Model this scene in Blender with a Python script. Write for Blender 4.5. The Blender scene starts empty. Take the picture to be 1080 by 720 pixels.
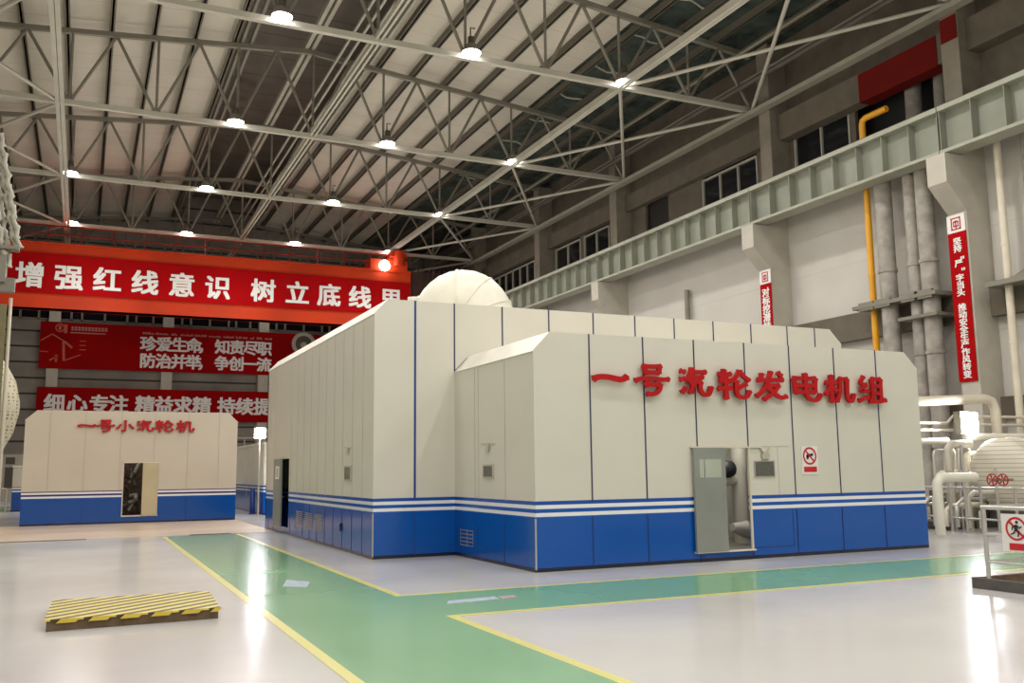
import bpy, math, random
from mathutils import Vector, Matrix
random.seed(7)
COL = bpy.context.scene.collection
PI = math.pi

# ------------------------------------------------------------------ materials
def new_mat(name):
    m = bpy.data.materials.new(name); m.use_nodes = True
    nt = m.node_tree; b = nt.nodes['Principled BSDF']
    return m, nt, b
def setin(b, **k):
    for a, v in k.items():
        a = a.replace('_', ' ')
        if a in b.inputs: b.inputs[a].default_value = v
def mat(name, col, rough=0.5, metal=0.0, var=0.08, scale=1.5, bump=0.0, bscale=20, spec=0.5):
    m, nt, b = new_mat(name)
    setin(b, Roughness=rough, Metallic=metal)
    b.inputs['Specular IOR Level'].default_value = spec
    geo = nt.nodes.new('ShaderNodeNewGeometry')
    n = nt.nodes.new('ShaderNodeTexNoise'); n.inputs['Scale'].default_value = scale; n.inputs['Detail'].default_value = 4
    nt.links.new(geo.outputs['Position'], n.inputs['Vector'])
    r = nt.nodes.new('ShaderNodeValToRGB')
    r.color_ramp.elements[0].position = .3; r.color_ramp.elements[1].position = .7
    r.color_ramp.elements[0].color = tuple(c*(1-var) for c in col)+(1,)
    r.color_ramp.elements[1].color = tuple(min(1, c*(1+var)) for c in col)+(1,)
    nt.links.new(n.outputs['Fac'], r.inputs['Fac']); nt.links.new(r.outputs['Color'], b.inputs['Base Color'])
    if bump:
        n2 = nt.nodes.new('ShaderNodeTexNoise'); n2.inputs['Scale'].default_value = bscale
        nt.links.new(geo.outputs['Position'], n2.inputs['Vector'])
        bp = nt.nodes.new('ShaderNodeBump'); bp.inputs['Strength'].default_value = bump; bp.inputs['Distance'].default_value = .05
        nt.links.new(n2.outputs['Fac'], bp.inputs['Height']); nt.links.new(bp.outputs['Normal'], b.inputs['Normal'])
    return m
def emit(name, col, s):
    m, nt, b = new_mat(name)
    setin(b, Roughness=.5); b.inputs['Base Color'].default_value = (*col, 1)
    b.inputs['Emission Color'].default_value = (*col, 1); b.inputs['Emission Strength'].default_value = s
    return m
def axis_val(nt, ax):
    geo = nt.nodes.new('ShaderNodeNewGeometry'); s = nt.nodes.new('ShaderNodeSeparateXYZ')
    nt.links.new(geo.outputs['Position'], s.inputs[0]); return s.outputs[ax], geo
def math_n(nt, op, a, b=None):
    n = nt.nodes.new('ShaderNodeMath'); n.operation = op
    for i, v in enumerate((a, b)):
        if v is None: continue
        if hasattr(v, 'links'): nt.links.new(v, n.inputs[i])
        else: n.inputs[i].default_value = v
    return n.outputs[0]
def banded(name, stops, zmax, rough=.3):
    """paint bands by height: stops = [(z, colour)]"""
    m, nt, b = new_mat(name)
    z, geo = axis_val(nt, 'Z')
    f = math_n(nt, 'DIVIDE', z, zmax)
    r = nt.nodes.new('ShaderNodeValToRGB'); r.color_ramp.interpolation = 'CONSTANT'
    e = r.color_ramp.elements
    while len(e) > 1: e.remove(e[-1])
    e[0].position = 0; e[0].color = (*stops[0][1], 1)
    for zz, c in stops[1:]:
        q = e.new(zz/zmax); q.color = (*c, 1)
    nt.links.new(f, r.inputs['Fac'])
    n = nt.nodes.new('ShaderNodeTexNoise'); n.inputs['Scale'].default_value = .8
    nt.links.new(geo.outputs['Position'], n.inputs['Vector'])
    mx = nt.nodes.new('ShaderNodeMix'); mx.data_type = 'RGBA'; mx.blend_type = 'MULTIPLY'
    mx.inputs[0].default_value = .12
    nt.links.new(r.outputs['Color'], mx.inputs[6]); nt.links.new(n.outputs['Fac'], mx.inputs[7])
    nt.links.new(mx.outputs[2], b.inputs['Base Color'])
    rr = nt.nodes.new('ShaderNodeValToRGB'); rr.color_ramp.interpolation = 'CONSTANT'
    rr.color_ramp.elements[0].color = (.16,)*3+(1,); rr.color_ramp.elements[1].color = (rough,)*3+(1,)
    rr.color_ramp.elements[1].position = 1.1/zmax
    nt.links.new(f, rr.inputs['Fac']); nt.links.new(rr.outputs['Color'], b.inputs['Roughness'])
    n2 = nt.nodes.new('ShaderNodeTexNoise'); n2.inputs['Scale'].default_value = 2.5
    nt.links.new(geo.outputs['Position'], n2.inputs['Vector'])
    bp = nt.nodes.new('ShaderNodeBump'); bp.inputs['Strength'].default_value = .08; bp.inputs['Distance'].default_value = .05
    nt.links.new(n2.outputs['Fac'], bp.inputs['Height']); nt.links.new(bp.outputs['Normal'], b.inputs['Normal'])
    return m
def striped(name, base, line, ax, period, width, rough=.6, var=.08):
    """thin joints across a sheet every <period> metres"""
    m, nt, b = new_mat(name); setin(b, Roughness=rough)
    v, geo = axis_val(nt, ax)
    f = math_n(nt, 'MODULO', math_n(nt, 'ADD', v, 100.0), period)
    g = math_n(nt, 'LESS_THAN', f, width)
    n = nt.nodes.new('ShaderNodeTexNoise'); n.inputs['Scale'].default_value = .6; n.inputs['Detail'].default_value = 5
    nt.links.new(geo.outputs['Position'], n.inputs['Vector'])
    r = nt.nodes.new('ShaderNodeValToRGB'); r.color_ramp.elements[0].position = .3; r.color_ramp.elements[1].position = .7
    r.color_ramp.elements[0].color = tuple(c*(1-var) for c in base)+(1,)
    r.color_ramp.elements[1].color = tuple(min(1, c*(1+var)) for c in base)+(1,)
    nt.links.new(n.outputs['Fac'], r.inputs['Fac'])
    mx = nt.nodes.new('ShaderNodeMix'); mx.data_type = 'RGBA'
    nt.links.new(g, mx.inputs[0]); nt.links.new(r.outputs['Color'], mx.inputs[6]); mx.inputs[7].default_value = (*line, 1)
    nt.links.new(mx.outputs[2], b.inputs['Base Color'])
    return m

CREAM = (.66, .635, .55); WHITE = (.82, .83, .84); BLUE = (.0015, .085, .40); DARKB = (.01, .03, .20)
M = {}
M['panel'] = banded('painted steel panel with blue base and stripes',
    [(0, (.01, .012, .03)), (.035, BLUE), (.85, WHITE), (.935, BLUE), (.985, WHITE), (1.055, (.005, .07, .36)), (1.105, CREAM)], 8.0, .42)
M['panel_dark'] = banded('painted steel panel of the smaller unit',
    [(0, (.01, .012, .03)), (.06, (.003, .070, .33)), (.85, WHITE), (.935, (.05, .03, .14)), (.985, WHITE), (1.04, (.05, .03, .14)), (1.09, (.60, .53, .43))], 8.0, .45)
M['cap'] = mat('pale ridge capping', (.74, .71, .62), .4)
M['seam'] = mat('navy seam strip', (.02, .025, .09), .5)
M['seam_soft'] = mat('soft seam groove', (.46, .435, .36), .6)
M['seam_blue'] = mat('blue seam groove', (.01, .035, .2), .4)
M['door_grey'] = mat('grey green door paint', (.24, .255, .23), .45)
M['door_tan'] = mat('tan door paint', (.50, .42, .26), .5)
M['glass_pale'] = mat('pale door glass', (.40, .43, .35), .15)
M['glass_dark'] = mat('smoked glass', (.10, .10, .085), .2, var=.3, scale=30)
M['dark'] = mat('opening shade', (.012, .011, .010), .7)
M['black_glass'] = mat('night window glass', (.008, .009, .012), .08)
M['letter_red'] = mat('red letter paint', (.42, .004, .006), .4, spec=.3)
M['white_letter'] = mat('white print', (.78, .76, .74), .6, var=.03)
M['banner_red'] = mat('red banner cloth', (.36, .0015, .003), .8, var=.12, scale=.5, spec=.08)
M['banner_red2'] = mat('red banner cloth dimmed for far end', (.29, .001, .002), .8, var=.15, scale=.5, spec=.08)  # darker copy of the red, carries the dimmer light at the far end
M['orange'] = mat('orange crane paint', (.50, .038, .006), .6, spec=.2, var=.15, scale=.4)
M['orange_dark'] = mat('dull red crane paint', (.20, .014, .008), .6, spec=.2)
M['brown_dark'] = mat('dark brown crane paint', (.05, .02, .014), .7)
M['steel_light'] = mat('pale grey painted steel', (.42, .40, .33), .5)
M['steel_mid'] = mat('mid grey painted steel', (.20, .185, .145), .5)
M['steel_dark'] = mat('dark steel', (.085, .075, .06), .6)
M['purlin'] = mat('brown grey purlin steel', (.13, .115, .085), .6)
M['eave'] = mat('dim grey eave steel', (.30, .28, .225), .6)  # grey darkened to carry the weak light along the eave
M['girder'] = mat('pale green grey girder paint', (.245, .255, .205), .45)
M['girder_edge'] = mat('pale girder flange paint', (.33, .335, .265), .45)
M['wall_white'] = striped('white painted wall', (.56, .535, .49), (.50, .475, .43), 'Z', 3.2, .03, .75, .05)
M['wall_upper'] = mat('dimmed grey brown concrete', (.125, .105, .078), .85, var=.15)  # tone darkened to put the dim light of the upper wall into it
M['concrete_dark'] = mat('shaded concrete', (.16, .145, .115), .85, var=.15)
M['column_paint'] = mat('column paint', (.46, .43, .365), .7)
M['column_upper'] = mat('upper column darkened for dim light', (.22, .195, .155), .8, var=.15)  # darker column tone, the shade of the upper zone put into colour
M['lintel_red'] = mat('dull red lintel paint', (.13, .008, .006), .8, spec=.1)
M['far_wall'] = striped('grey wall cladding', (.25, .228, .195), (.035, .03, .025), 'Z', 1.07, .13, .7, .2)
M['ceil'] = striped('cream ceiling insulation', (.58, .54, .45), (.44, .40, .32), 'Y', 1.65, .035, .62, .06)
M['ceil_dark'] = striped('dark ridge sheeting', (.12, .105, .085), (.045, .04, .03), 'Y', 2.4, .08, .5, .25)
M['skylight'] = mat('dark roof light sheet', (.045, .060, .052), .16, var=.5, scale=1.2, bump=.9, bscale=2.2)
M['white_duct'] = mat('white insulation jacket', (.70, .68, .58), .45)
M['pipe_grey'] = mat('aged grey pipe', (.30, .275, .24), .55, var=.25, scale=3)
M['pipe_yellow'] = mat('yellow gas pipe', (.72, .34, .012), .4)
M['pipe_cream'] = mat('cream pipe', (.66, .60, .48), .35)
M['jacket'] = striped('ribbed tank jacket', (.58, .54, .44), (.30, .27, .21), 'Z', .105, .016, .4, .05)
M['steel_shiny'] = mat('galvanised steel', (.55, .53, .50), .3, .6)
M['wood_brown'] = mat('brown timber edge', (.13, .085, .045), .7, var=.25, scale=9)
M['rubber'] = mat('dark grey kickboard', (.09, .08, .075), .6, var=.2, scale=6)
M['sign_white'] = mat('white sign plate', (.74, .72, .69), .4, var=.03)
M['sign_red'] = mat('sign red', (.50, .01, .02), .4)
M['black'] = mat('black print', (.012, .012, .012), .5)
M['lamp'] = emit('lamp glow', (1, .97, .98), 26)
M['lamp_off'] = mat('unlit lamp lens', (.30, .27, .22), .3)
M['flood'] = emit('floodlight glow', (.93, .95, 1), 60)
M['beige_floor'] = mat('beige protective floor sheet', (.60, .47, .36), .35, var=.08, scale=.6)
M['sticker'] = mat('pale blue floor sticker', (.42, .50, .62), .3, var=.25, scale=12)
M['sticker_red'] = mat('faded pink floor sticker', (.50, .33, .36), .3, var=.25, scale=12)
M['machine'] = mat('dark brown machinery', (.085, .05, .032), .5, var=.6, scale=8)
M['machine_pale'] = mat('pale machine casing', (.45, .42, .35), .45)  # beige of the casing and pipes themselves

def floor_mat(name, col, r0=.14, r1=.30):
    m, nt, b = new_mat(name)
    geo = nt.nodes.new('ShaderNodeNewGeometry')
    n = nt.nodes.new('ShaderNodeTexNoise'); n.inputs['Scale'].default_value = .35; n.inputs['Detail'].default_value = 6
    nt.links.new(geo.outputs['Position'], n.inputs['Vector'])
    r = nt.nodes.new('ShaderNodeValToRGB'); r.color_ramp.elements[0].position = .3; r.color_ramp.elements[1].position = .7
    r.color_ramp.elements[0].color = tuple(c*.92 for c in col)+(1,); r.color_ramp.elements[1].color = (*col, 1)
    nt.links.new(n.outputs['Fac'], r.inputs['Fac']); nt.links.new(r.outputs['Color'], b.inputs['Base Color'])
    mr = nt.nodes.new('ShaderNodeMapRange'); mr.inputs['To Min'].default_value = r0; mr.inputs['To Max'].default_value = r1
    nt.links.new(n.outputs['Fac'], mr.inputs['Value']); nt.links.new(mr.outputs['Result'], b.inputs['Roughness'])
    n2 = nt.nodes.new('ShaderNodeTexNoise'); n2.inputs['Scale'].default_value = 1.6
    nt.links.new(geo.outputs['Position'], n2.inputs['Vector'])
    bp = nt.nodes.new('ShaderNodeBump'); bp.inputs['Strength'].default_value = .05; bp.inputs['Distance'].default_value = .03
    nt.links.new(n2.outputs['Fac'], bp.inputs['Height']); nt.links.new(bp.outputs['Normal'], b.inputs['Normal'])
    b.inputs['Coat Weight'].default_value = .15; b.inputs['Coat Roughness'].default_value = .08
    return m
M['floor'] = floor_mat('off white epoxy floor', (.60, .59, .58))
M['green'] = floor_mat('green epoxy walkway', (.19, .42, .235), .16, .28)
M['yellow'] = floor_mat('yellow line paint', (.70, .65, .20), .25, .35)
M['perf'] = None
def perforated():
    m, nt, b = new_mat('perforated cream sheet'); setin(b, Roughness=.5)
    geo = nt.nodes.new('ShaderNodeNewGeometry')
    v = nt.nodes.new('ShaderNodeTexVoronoi'); v.inputs['Scale'].default_value = 6.0; v.inputs['Randomness'].default_value = .15
    nt.links.new(geo.outputs['Position'], v.inputs['Vector'])
    g = math_n(nt, 'LESS_THAN', v.outputs['Distance'], .30)
    mx = nt.nodes.new('ShaderNodeMix'); mx.data_type = 'RGBA'
    nt.links.new(g, mx.inputs[0]); mx.inputs[6].default_value = (.62, .57, .42, 1); mx.inputs[7].default_value = (.16, .14, .10, 1)
    nt.links.new(mx.outputs[2], b.inputs['Base Color']); return m
M['perf'] = perforated()
def hazard():
    m, nt, b = new_mat('yellow and black hazard stripes'); setin(b, Roughness=.5)
    geo = nt.nodes.new('ShaderNodeNewGeometry'); s = nt.nodes.new('ShaderNodeSeparateXYZ')
    nt.links.new(geo.outputs['Position'], s.inputs[0])
    # stripes run diagonally across the plate, period .315 m along the front edge
    v = math_n(nt, 'SUBTRACT', s.outputs['X'], math_n(nt, 'MULTIPLY', s.outputs['Y'], 1.17))
    f = math_n(nt, 'MODULO', math_n(nt, 'ADD', v, 100.0), .315)
    g = math_n(nt, 'LESS_THAN', f, .145)
    n = nt.nodes.new('ShaderNodeTexNoise'); n.inputs['Scale'].default_value = 14
    nt.links.new(geo.outputs['Position'], n.inputs['Vector'])
    mx = nt.nodes.new('ShaderNodeMix'); mx.data_type = 'RGBA'
    nt.links.new(g, mx.inputs[0]); mx.inputs[6].default_value = (.80, .67, .17, 1); mx.inputs[7].default_value = (.09, .06, .012, 1)
    m2 = nt.nodes.new('ShaderNodeMix'); m2.data_type = 'RGBA'; m2.blend_type = 'MULTIPLY'; m2.inputs[0].default_value = .35
    nt.links.new(mx.outputs[2], m2.inputs[6]); nt.links.new(n.outputs['Fac'], m2.inputs[7])
    nt.links.new(m2.outputs[2], b.inputs['Base Color']); return m
M['hazard'] = hazard()

# ------------------------------------------------------------------ mesh builder
class MB:
    def __init__(s): s.v = []; s.f = []; s.m = []; s.sm = []
    def add(s, vs, fs, mi=0, smooth=False):
        o = len(s.v); s.v += [tuple(p) for p in vs]
        for f in fs: s.f.append([o+i for i in f]); s.m.append(mi); s.sm.append(smooth)
    def box(s, x0, x1, y0, y1, z0, z1, mi=0):
        v = [(x, y, z) for z in (z0, z1) for y in (y0, y1) for x in (x0, x1)]
        s.add(v, [(0,2,3,1), (4,5,7,6), (0,1,5,4), (2,6,7,3), (0,4,6,2), (1,3,7,5)], mi); return s
    def prism(s, poly, axis, a, b, mi=0):
        """poly: 2D points in the plane across axis (x: (y,z), y: (x,z), z: (x,y))"""
        def P(p, t):
            return {'x': (t, p[0], p[1]), 'y': (p[0], t, p[1]), 'z': (p[0], p[1], t)}[axis]
        n = len(poly); v = [P(p, a) for p in poly]+[P(p, b) for p in poly]
        s.add(v, [tuple(range(n))[::-1], tuple(range(n, 2*n))]+[(i, (i+1) % n, n+(i+1) % n, n+i) for i in range(n)], mi); return s
    def bar(s, p, q, w, h=None, mi=0, up=(0, 0, 1)):
        h = h or w; p = Vector(p); q = Vector(q); d = (q-p).normalized(); u = Vector(up)
        if abs(d.dot(u)) > .98: u = Vector((1, 0, 0))
        a = d.cross(u).normalized()*w/2; c = a.normalized().cross(d).normalized()*h/2
        v = [p-a-c, p+a-c, p+a+c, p-a+c, q-a-c, q+a-c, q+a+c, q-a+c]
        s.add(v, [(0,1,2,3), (7,6,5,4), (0,4,5,1), (1,5,6,2), (2,6,7,3), (3,7,4,0)], mi); return s
    def tube(s, path, r, n=10, mi=0, caps=True):
        path = [Vector(p) for p in path]; R = r if isinstance(r, (list, tuple)) else [r]*len(path)
        prev = None; rings = []
        for i, p in enumerate(path):
            d = (path[min(i+1, len(path)-1)]-path[max(i-1, 0)]).normalized()
            if prev is None:
                u = Vector((0, 0, 1)) if abs(d.z) < .9 else Vector((1, 0, 0)); a = d.cross(u).normalized()
            else: a = (prev-d*prev.dot(d)).normalized()
            prev = a; c = d.cross(a)
            rings.append([p+(a*math.cos(2*PI*k/n)+c*math.sin(2*PI*k/n))*R[i] for k in range(n)])
        v = [p for g in rings for p in g]; f = []
        for i in range(len(rings)-1):
            for k in range(n): f.append((i*n+k, i*n+(k+1) % n, (i+1)*n+(k+1) % n, (i+1)*n+k))
        s.add(v, f, mi, True)
        if caps: s.add(rings[0], [tuple(range(n))[::-1]], mi); s.add(rings[-1], [tuple(range(n))], mi)
        return s
    def lathe(s, prof, c, axis='z', n=24, mi=0, a0=0, a1=2*PI):
        """prof: [(radius, along)]"""
        v = []; full = abs(a1-a0-2*PI) < 1e-6; m = n if full else n+1
        for r, t in prof:
            for k in range(m):
                a = a0+(a1-a0)*k/n; x, y = r*math.cos(a), r*math.sin(a)
                v.append({'z': (c[0]+x, c[1]+y, c[2]+t), 'x': (c[0]+t, c[1]+x, c[2]+y), 'y': (c[0]+x, c[1]+t, c[2]+y)}[axis])
        f = []
        for i in range(len(prof)-1):
            for k in range(n):
                k2 = (k+1) % n if full else k+1
                f.append((i*m+k, i*m+k2, (i+1)*m+k2, (i+1)*m+k))
        s.add(v, f, mi, True); return s
    def disc(s, c, r, nrm, th=.01, n=32, mi=0, r_in=0):
        """thin disc or ring facing -X or -Y"""
        outer = [(math.cos(2*PI*k/n), math.sin(2*PI*k/n)) for k in range(n)]
        def P(a, b, t): return (c[0]+a, c[1]-t, c[2]+b) if nrm == '-y' else (c[0]-t, c[1]-a, c[2]+b)
        if r_in:
            v = [P(a*r, b*r, th) for a, b in outer]+[P(a*r_in, b*r_in, th) for a, b in outer]
            s.add(v, [(k, (k+1) % n, n+(k+1) % n, n+k) for k in range(n)], mi)
        else: s.add([P(a*r, b*r, th) for a, b in outer], [tuple(range(n))], mi)
        return s
    def build(s, name, mats, parent=None, origin=None):
        if not isinstance(mats, (list, tuple)): mats = [mats]
        xs, ys, zs = zip(*s.v)
        if parent is not None: o = tuple(world_loc(parent))
        elif origin: o = origin
        else: o = ((min(xs)+max(xs))/2, (min(ys)+max(ys))/2, min(zs))
        me = bpy.data.meshes.new(name)
        me.from_pydata([(x-o[0], y-o[1], z-o[2]) for x, y, z in s.v], [], s.f)
        for mm in mats: me.materials.append(mm)
        me.polygons.foreach_set('material_index', s.m); me.polygons.foreach_set('use_smooth', s.sm)
        me.update()
        ob = bpy.data.objects.new(name, me); COL.objects.link(ob)
        if parent is not None: ob.parent = parent
        else: ob.location = o
        return ob
def world_loc(o):
    v = Vector(o.location)
    while o.parent: o = o.parent; v = v+Vector(o.location)
    return v
def tag(o, label=None, cat=None, group=None, kind=None):
    for k, v in (('label', label), ('category', cat), ('group', group), ('kind', kind)):
        if v: o[k] = v
    return o
def thing(name, label, cat, loc, group=None, kind=None):
    o = bpy.data.objects.new(name, None); COL.objects.link(o); o.location = loc; o.empty_display_size = .2
    return tag(o, label, cat, group, kind)
def copy_tree(o, off, parent=None):
    c = o.copy(); COL.objects.link(c)
    if parent is None: c.location = Vector(o.location)+Vector(off)
    else: c.parent = parent
    for ch in [x for x in bpy.data.objects if x.parent == o]: copy_tree(ch, off, c)
    return c

# ------------------------------------------------------------------ lettering
_glyph = {}
def glyph(ch, bold=0.0, depth=.0):
    key = (ch, bold, depth)
    if key in _glyph: return _glyph[key]
    cu = bpy.data.curves.new('lettering', 'FONT'); cu.body = ch; cu.size = 1; cu.resolution_u = 2
    cu.extrude = depth/2; cu.fill_mode = 'BOTH'
    ob = bpy.data.objects.new('lettering', cu); COL.objects.link(ob)
    dg = bpy.context.evaluated_depsgraph_get(); dg.update()
    me = bpy.data.meshes.new_from_object(ob.evaluated_get(dg))
    vs = [tuple(v.co) for v in me.vertices]; fs = [tuple(p.vertices) for p in me.polygons]
    bpy.data.objects.remove(ob); bpy.data.curves.remove(cu); bpy.data.meshes.remove(me)
    if bold:
        v0, f0, n0 = vs, fs, len(vs); vs, fs = [], []
        for i, (dx, dy) in enumerate(((-1, -.7), (1, -.7), (-1, .7), (1, .7), (0, 0))):
            vs += [(x+dx*bold, y+dy*bold, z+i*.0012) for x, y, z in v0]; fs += [tuple(a+i*n0 for a in f) for f in f0]
    _glyph[key] = (vs, fs); return _glyph[key]
_ref = glyph('国')[0]
RX0, RX1 = min(v[0] for v in _ref), max(v[0] for v in _ref); RY0, RY1 = min(v[1] for v in _ref), max(v[1] for v in _ref)
RC = ((RX0+RX1)/2, (RY0+RY1)/2); RH = RY1-RY0
def put_char(mb, ch, c, h, facing, wide=1.0, bold=0.0, depth=.0, mi=0, rot=0.0, shear=0.0, slant=0.0):
    """centre c, glyph height h, on a face looking to -Y or -X"""
    vs, fs = glyph(ch, bold, depth); s = h/RH; out = []
    for x, y, z in vs:
        a = (x-RC[0])*s*wide; b = (y-RC[1])*s; t = (z+depth/2)*s
        a, b = a+b*slant, b+a*shear
        a, b = a*math.cos(rot)-b*math.sin(rot), a*math.sin(rot)+b*math.cos(rot)
        out.append((c[0]+a, c[1]-t, c[2]+b) if facing == '-y' else (c[0]-t, c[1]-a, c[2]+b))
    mb.add(out, fs, mi)
def put_line(mb, text, x0, z, h, pitch, facing, y, **k):
    for i, ch in enumerate(text):
        if ch == ' ': continue
        p = (x0+pitch*i, y, z) if facing == '-y' else (y, x0-pitch*i, z)
        put_char(mb, ch, p, h, facing, **k)

# ------------------------------------------------------------------ hall frame
YK = [18.95+9.93*k for k in range(-3, 6)]          # frame lines of the hall
XL, XR, YB, YF = -7.8, 24.8, -13.0, 70.0
RIDGE_X, RIDGE_Z, SL = 8.3, 20.1, .093
ZB = 16.15                                          # underside of roof trusses
def ztop(x): return RIDGE_Z-abs(x-RIDGE_X)*SL
tag(MB().box(XL-.3, XR+1.2, YB-.3, YF+.3, -.3, 0).build('floor', M['floor']), 'glossy off white epoxy floor of the hall', 'floor', kind='structure')
def flat(name, poly, z, m, label, kind='structure', cat='floor'):
    mb = MB(); n = len(poly); mb.prism(poly, 'z', .0005, z)
    return tag(mb.build(name, m), label, cat, kind=kind)
# green walkway with its yellow lines
flat('floor_walkway', [(2.1, -6), (3.85, -6), (3.85, 10.18), (20.5, 10.18), (20.5, 12.02), (3.85, 12.02), (3.85, 26.2), (2.1, 26.2)], .004, M['green'], 'green painted walkway that turns right in front of the turbine enclosure')
def line(name, poly, label): flat(name, poly, .005, M['yellow'], label, cat='floor line')
line('trim_1', [(1.99, -6), (2.1, -6), (2.1, 26.2), (1.99, 26.2)], 'yellow line along the left edge of the green walkway')
line('trim_2', [(3.85, 12.02), (20.5, 12.02), (20.5, 12.12), (3.96, 12.12), (3.96, 26.2), (3.85, 26.2)], 'yellow line between green walkway and the pale strip at the enclosure foot')
line('trim_3', [(3.85, -6), (3.96, -6), (3.96, 10.08), (20.5, 10.08), (20.5, 10.18), (3.85, 10.18)], 'yellow line round the near inner corner of the green walkway')
flat('floor_sheet', [(-7.6, 26.5), (5.0, 26.5), (5.0, 34.3), (-7.6, 34.3)], .006, M['beige_floor'], 'beige covered floor in front of the smaller enclosure')
flat('floor_walkway_left', [(-7.6, 38), (-3.2, 38), (-3.2, 56), (-7.6, 56)], .004, M['green'], 'green floor area left of the smaller enclosure')
flat('trim_4', [(-2.2, 26.2), (.2, 26.2), (.2, 26.35), (-2.2, 26.35)], .02, M['steel_mid'], 'thin steel channel cover on the floor left of the green walkway', cat='floor strip')
flat('trim_5', [(2.7, 26.3), (3.75, 26.3), (3.75, 26.42), (2.7, 26.42)], .02, M['steel_dark'], 'dark channel cover at the far end of the green walkway', cat='floor strip')
# ceiling: two slopes with a dark ridge opening and dark roof lights at the right eave
OX0, OX1 = 5.6, 11.05
def slope(mb, x0, x1, y0=YB, y1=YF, dz=.36, mi=0, t=.08):
    mb.add([(x0, y0, ztop(x0)+dz), (x1, y0, ztop(x1)+dz), (x1, y1, ztop(x1)+dz), (x0, y1, ztop(x0)+dz),
            (x0, y0, ztop(x0)+dz+t), (x1, y0, ztop(x1)+dz+t), (x1, y1, ztop(x1)+dz+t), (x0, y1, ztop(x0)+dz+t)],
           [(0, 3, 2, 1), (4, 5, 6, 7), (0, 1, 5, 4), (1, 2, 6, 5), (2, 3, 7, 6), (3, 0, 4, 7)], mi)
c = MB(); slope(c, XL-.3, OX0); slope(c, OX1, 19.3); slope(c, 19.3, XR+1.2, mi=2)
for x in (OX0, OX1): c.box(x-.04, x+.04, YB, YF, ztop(x)+.3, 21.9, 1)
c.box(OX0, OX1, YB, YF, 21.9, 22.0, 1)
tag(c.build('ceiling', [M['ceil'], M['ceil_dark'], M['skylight']]), 'cream insulated ceiling with a dark raised ridge and dark roof lights at the right', 'ceiling', kind='structure')
# shell
w = MB(); w.box(XL-.3, XL, YB, YF, 0, 19.2); tag(w.build('wall_left', M['wall_white']), 'white hall wall on the left', 'wall', kind='structure')
w = MB(); w.box(XL-.3, XR+1.2, YB-.3, YB, 0, 22); tag(w.build('wall_rear', M['wall_white']), 'white end wall behind the viewer', 'wall', kind='structure')
w = MB(); w.box(XL-.3, XR+1.2, YF, YF+.3, 0, 12.15); w.box(XL-.3, XR+1.2, YF, YF+.3, 13.4, 22)
tag(w.build('wall_far', M['far_wall']), 'grey clad far end wall with dark horizontal joints', 'wall', kind='structure')
w = MB(); w.box(24.8, 25.0, YB, YF, 0, 12.0); tag(w.build('wall_right', M['wall_white']), 'white lower wall on the right', 'wall', kind='structure')
# right wall above the crane girder, with openings
OPEN = [(-13, 19.6, None), (19.75, 24.25, 'pipes'), (24.55, 27.42, 'w'), (29.75, 33.5, 'w'), (36.3, 38.3, 'r'), (41.9, 44.6, 'w'), (45.1, 48.1, 'w'), (51.0, 57.6, 'w'), (60.2, 67.5, 'w')]
w = MB(); y = YB
for a, b, k in OPEN:
    if k is None: continue
    w.box(25.3, 25.45, y, a, 12, 15.1); w.box(25.3, 25.45, a, b, 12, 12.15); y = b
w.box(25.3, 25.45, y, YF, 12, 15.1); w.box(25.3, 25.45, YB, YF, 15.1, 19.5); w.box(24.8, 25.45, YB, YF, 11.9, 12.0)
w.box(24.75, 25.3, YB, 20.1, 14.55, 15.6); w.box(24.75, 25.3, 23.45, 27.75, 14.55, 15.6); w.box(24.95, 25.3, 28.5, YF, 14.75, 15.6)
tag(w.build('wall_right_upper', M['wall_upper']), 'grey brown upper wall above the crane girder on the right', 'wall', kind='structure')
tag(MB().box(24.72, 25.3, 20.1, 23.45, 14.5, 15.55).build('trim_6', M['lintel_red']), 'dull red painted lintel high on the right wall', 'lintel', kind='structure')
tag(MB().box(26.3, 26.4, YB, YF, 11.5, 16).build('wall_shade_sheet', M['dark']), 'near black sheet for the shade behind the upper openings of the right wall', 'wall', kind='structure')  # near black sheet painted in place of the unlit depth
n = 0
for a, b, k in OPEN:
    if k != 'w': continue
    n += 1; win = thing('window_%d' % n, 'dark upper window with pale frame above the crane girder, bay %d' % n, 'window', (25.34, (a+b)/2, 12.15), kind='structure')
    MB().box(25.36, 25.39, a, b, 12.15, 15.0).build('pane', M['black_glass'], win)
    fr = MB(); fr.box(25.26, 25.36, a, b, 14.58, 14.66)
    m_ = max(2, int((b-a)/1.05))
    for i in range(m_+1):
        yy = a+(b-a)*i/m_; fr.box(25.26, 25.36, yy-.035, yy+.035, 12.15, 14.62)
    fr.build('frame', M['steel_light'], win)
tag(MB().box(25.5, 25.6, 36.2, 38.4, 12.0, 15.1).build('window_8', M['dark']), 'near black panel for the shaded recess beside the third upper column', 'window', kind='structure')  # near black panel put where the recess lies in shade
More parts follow.
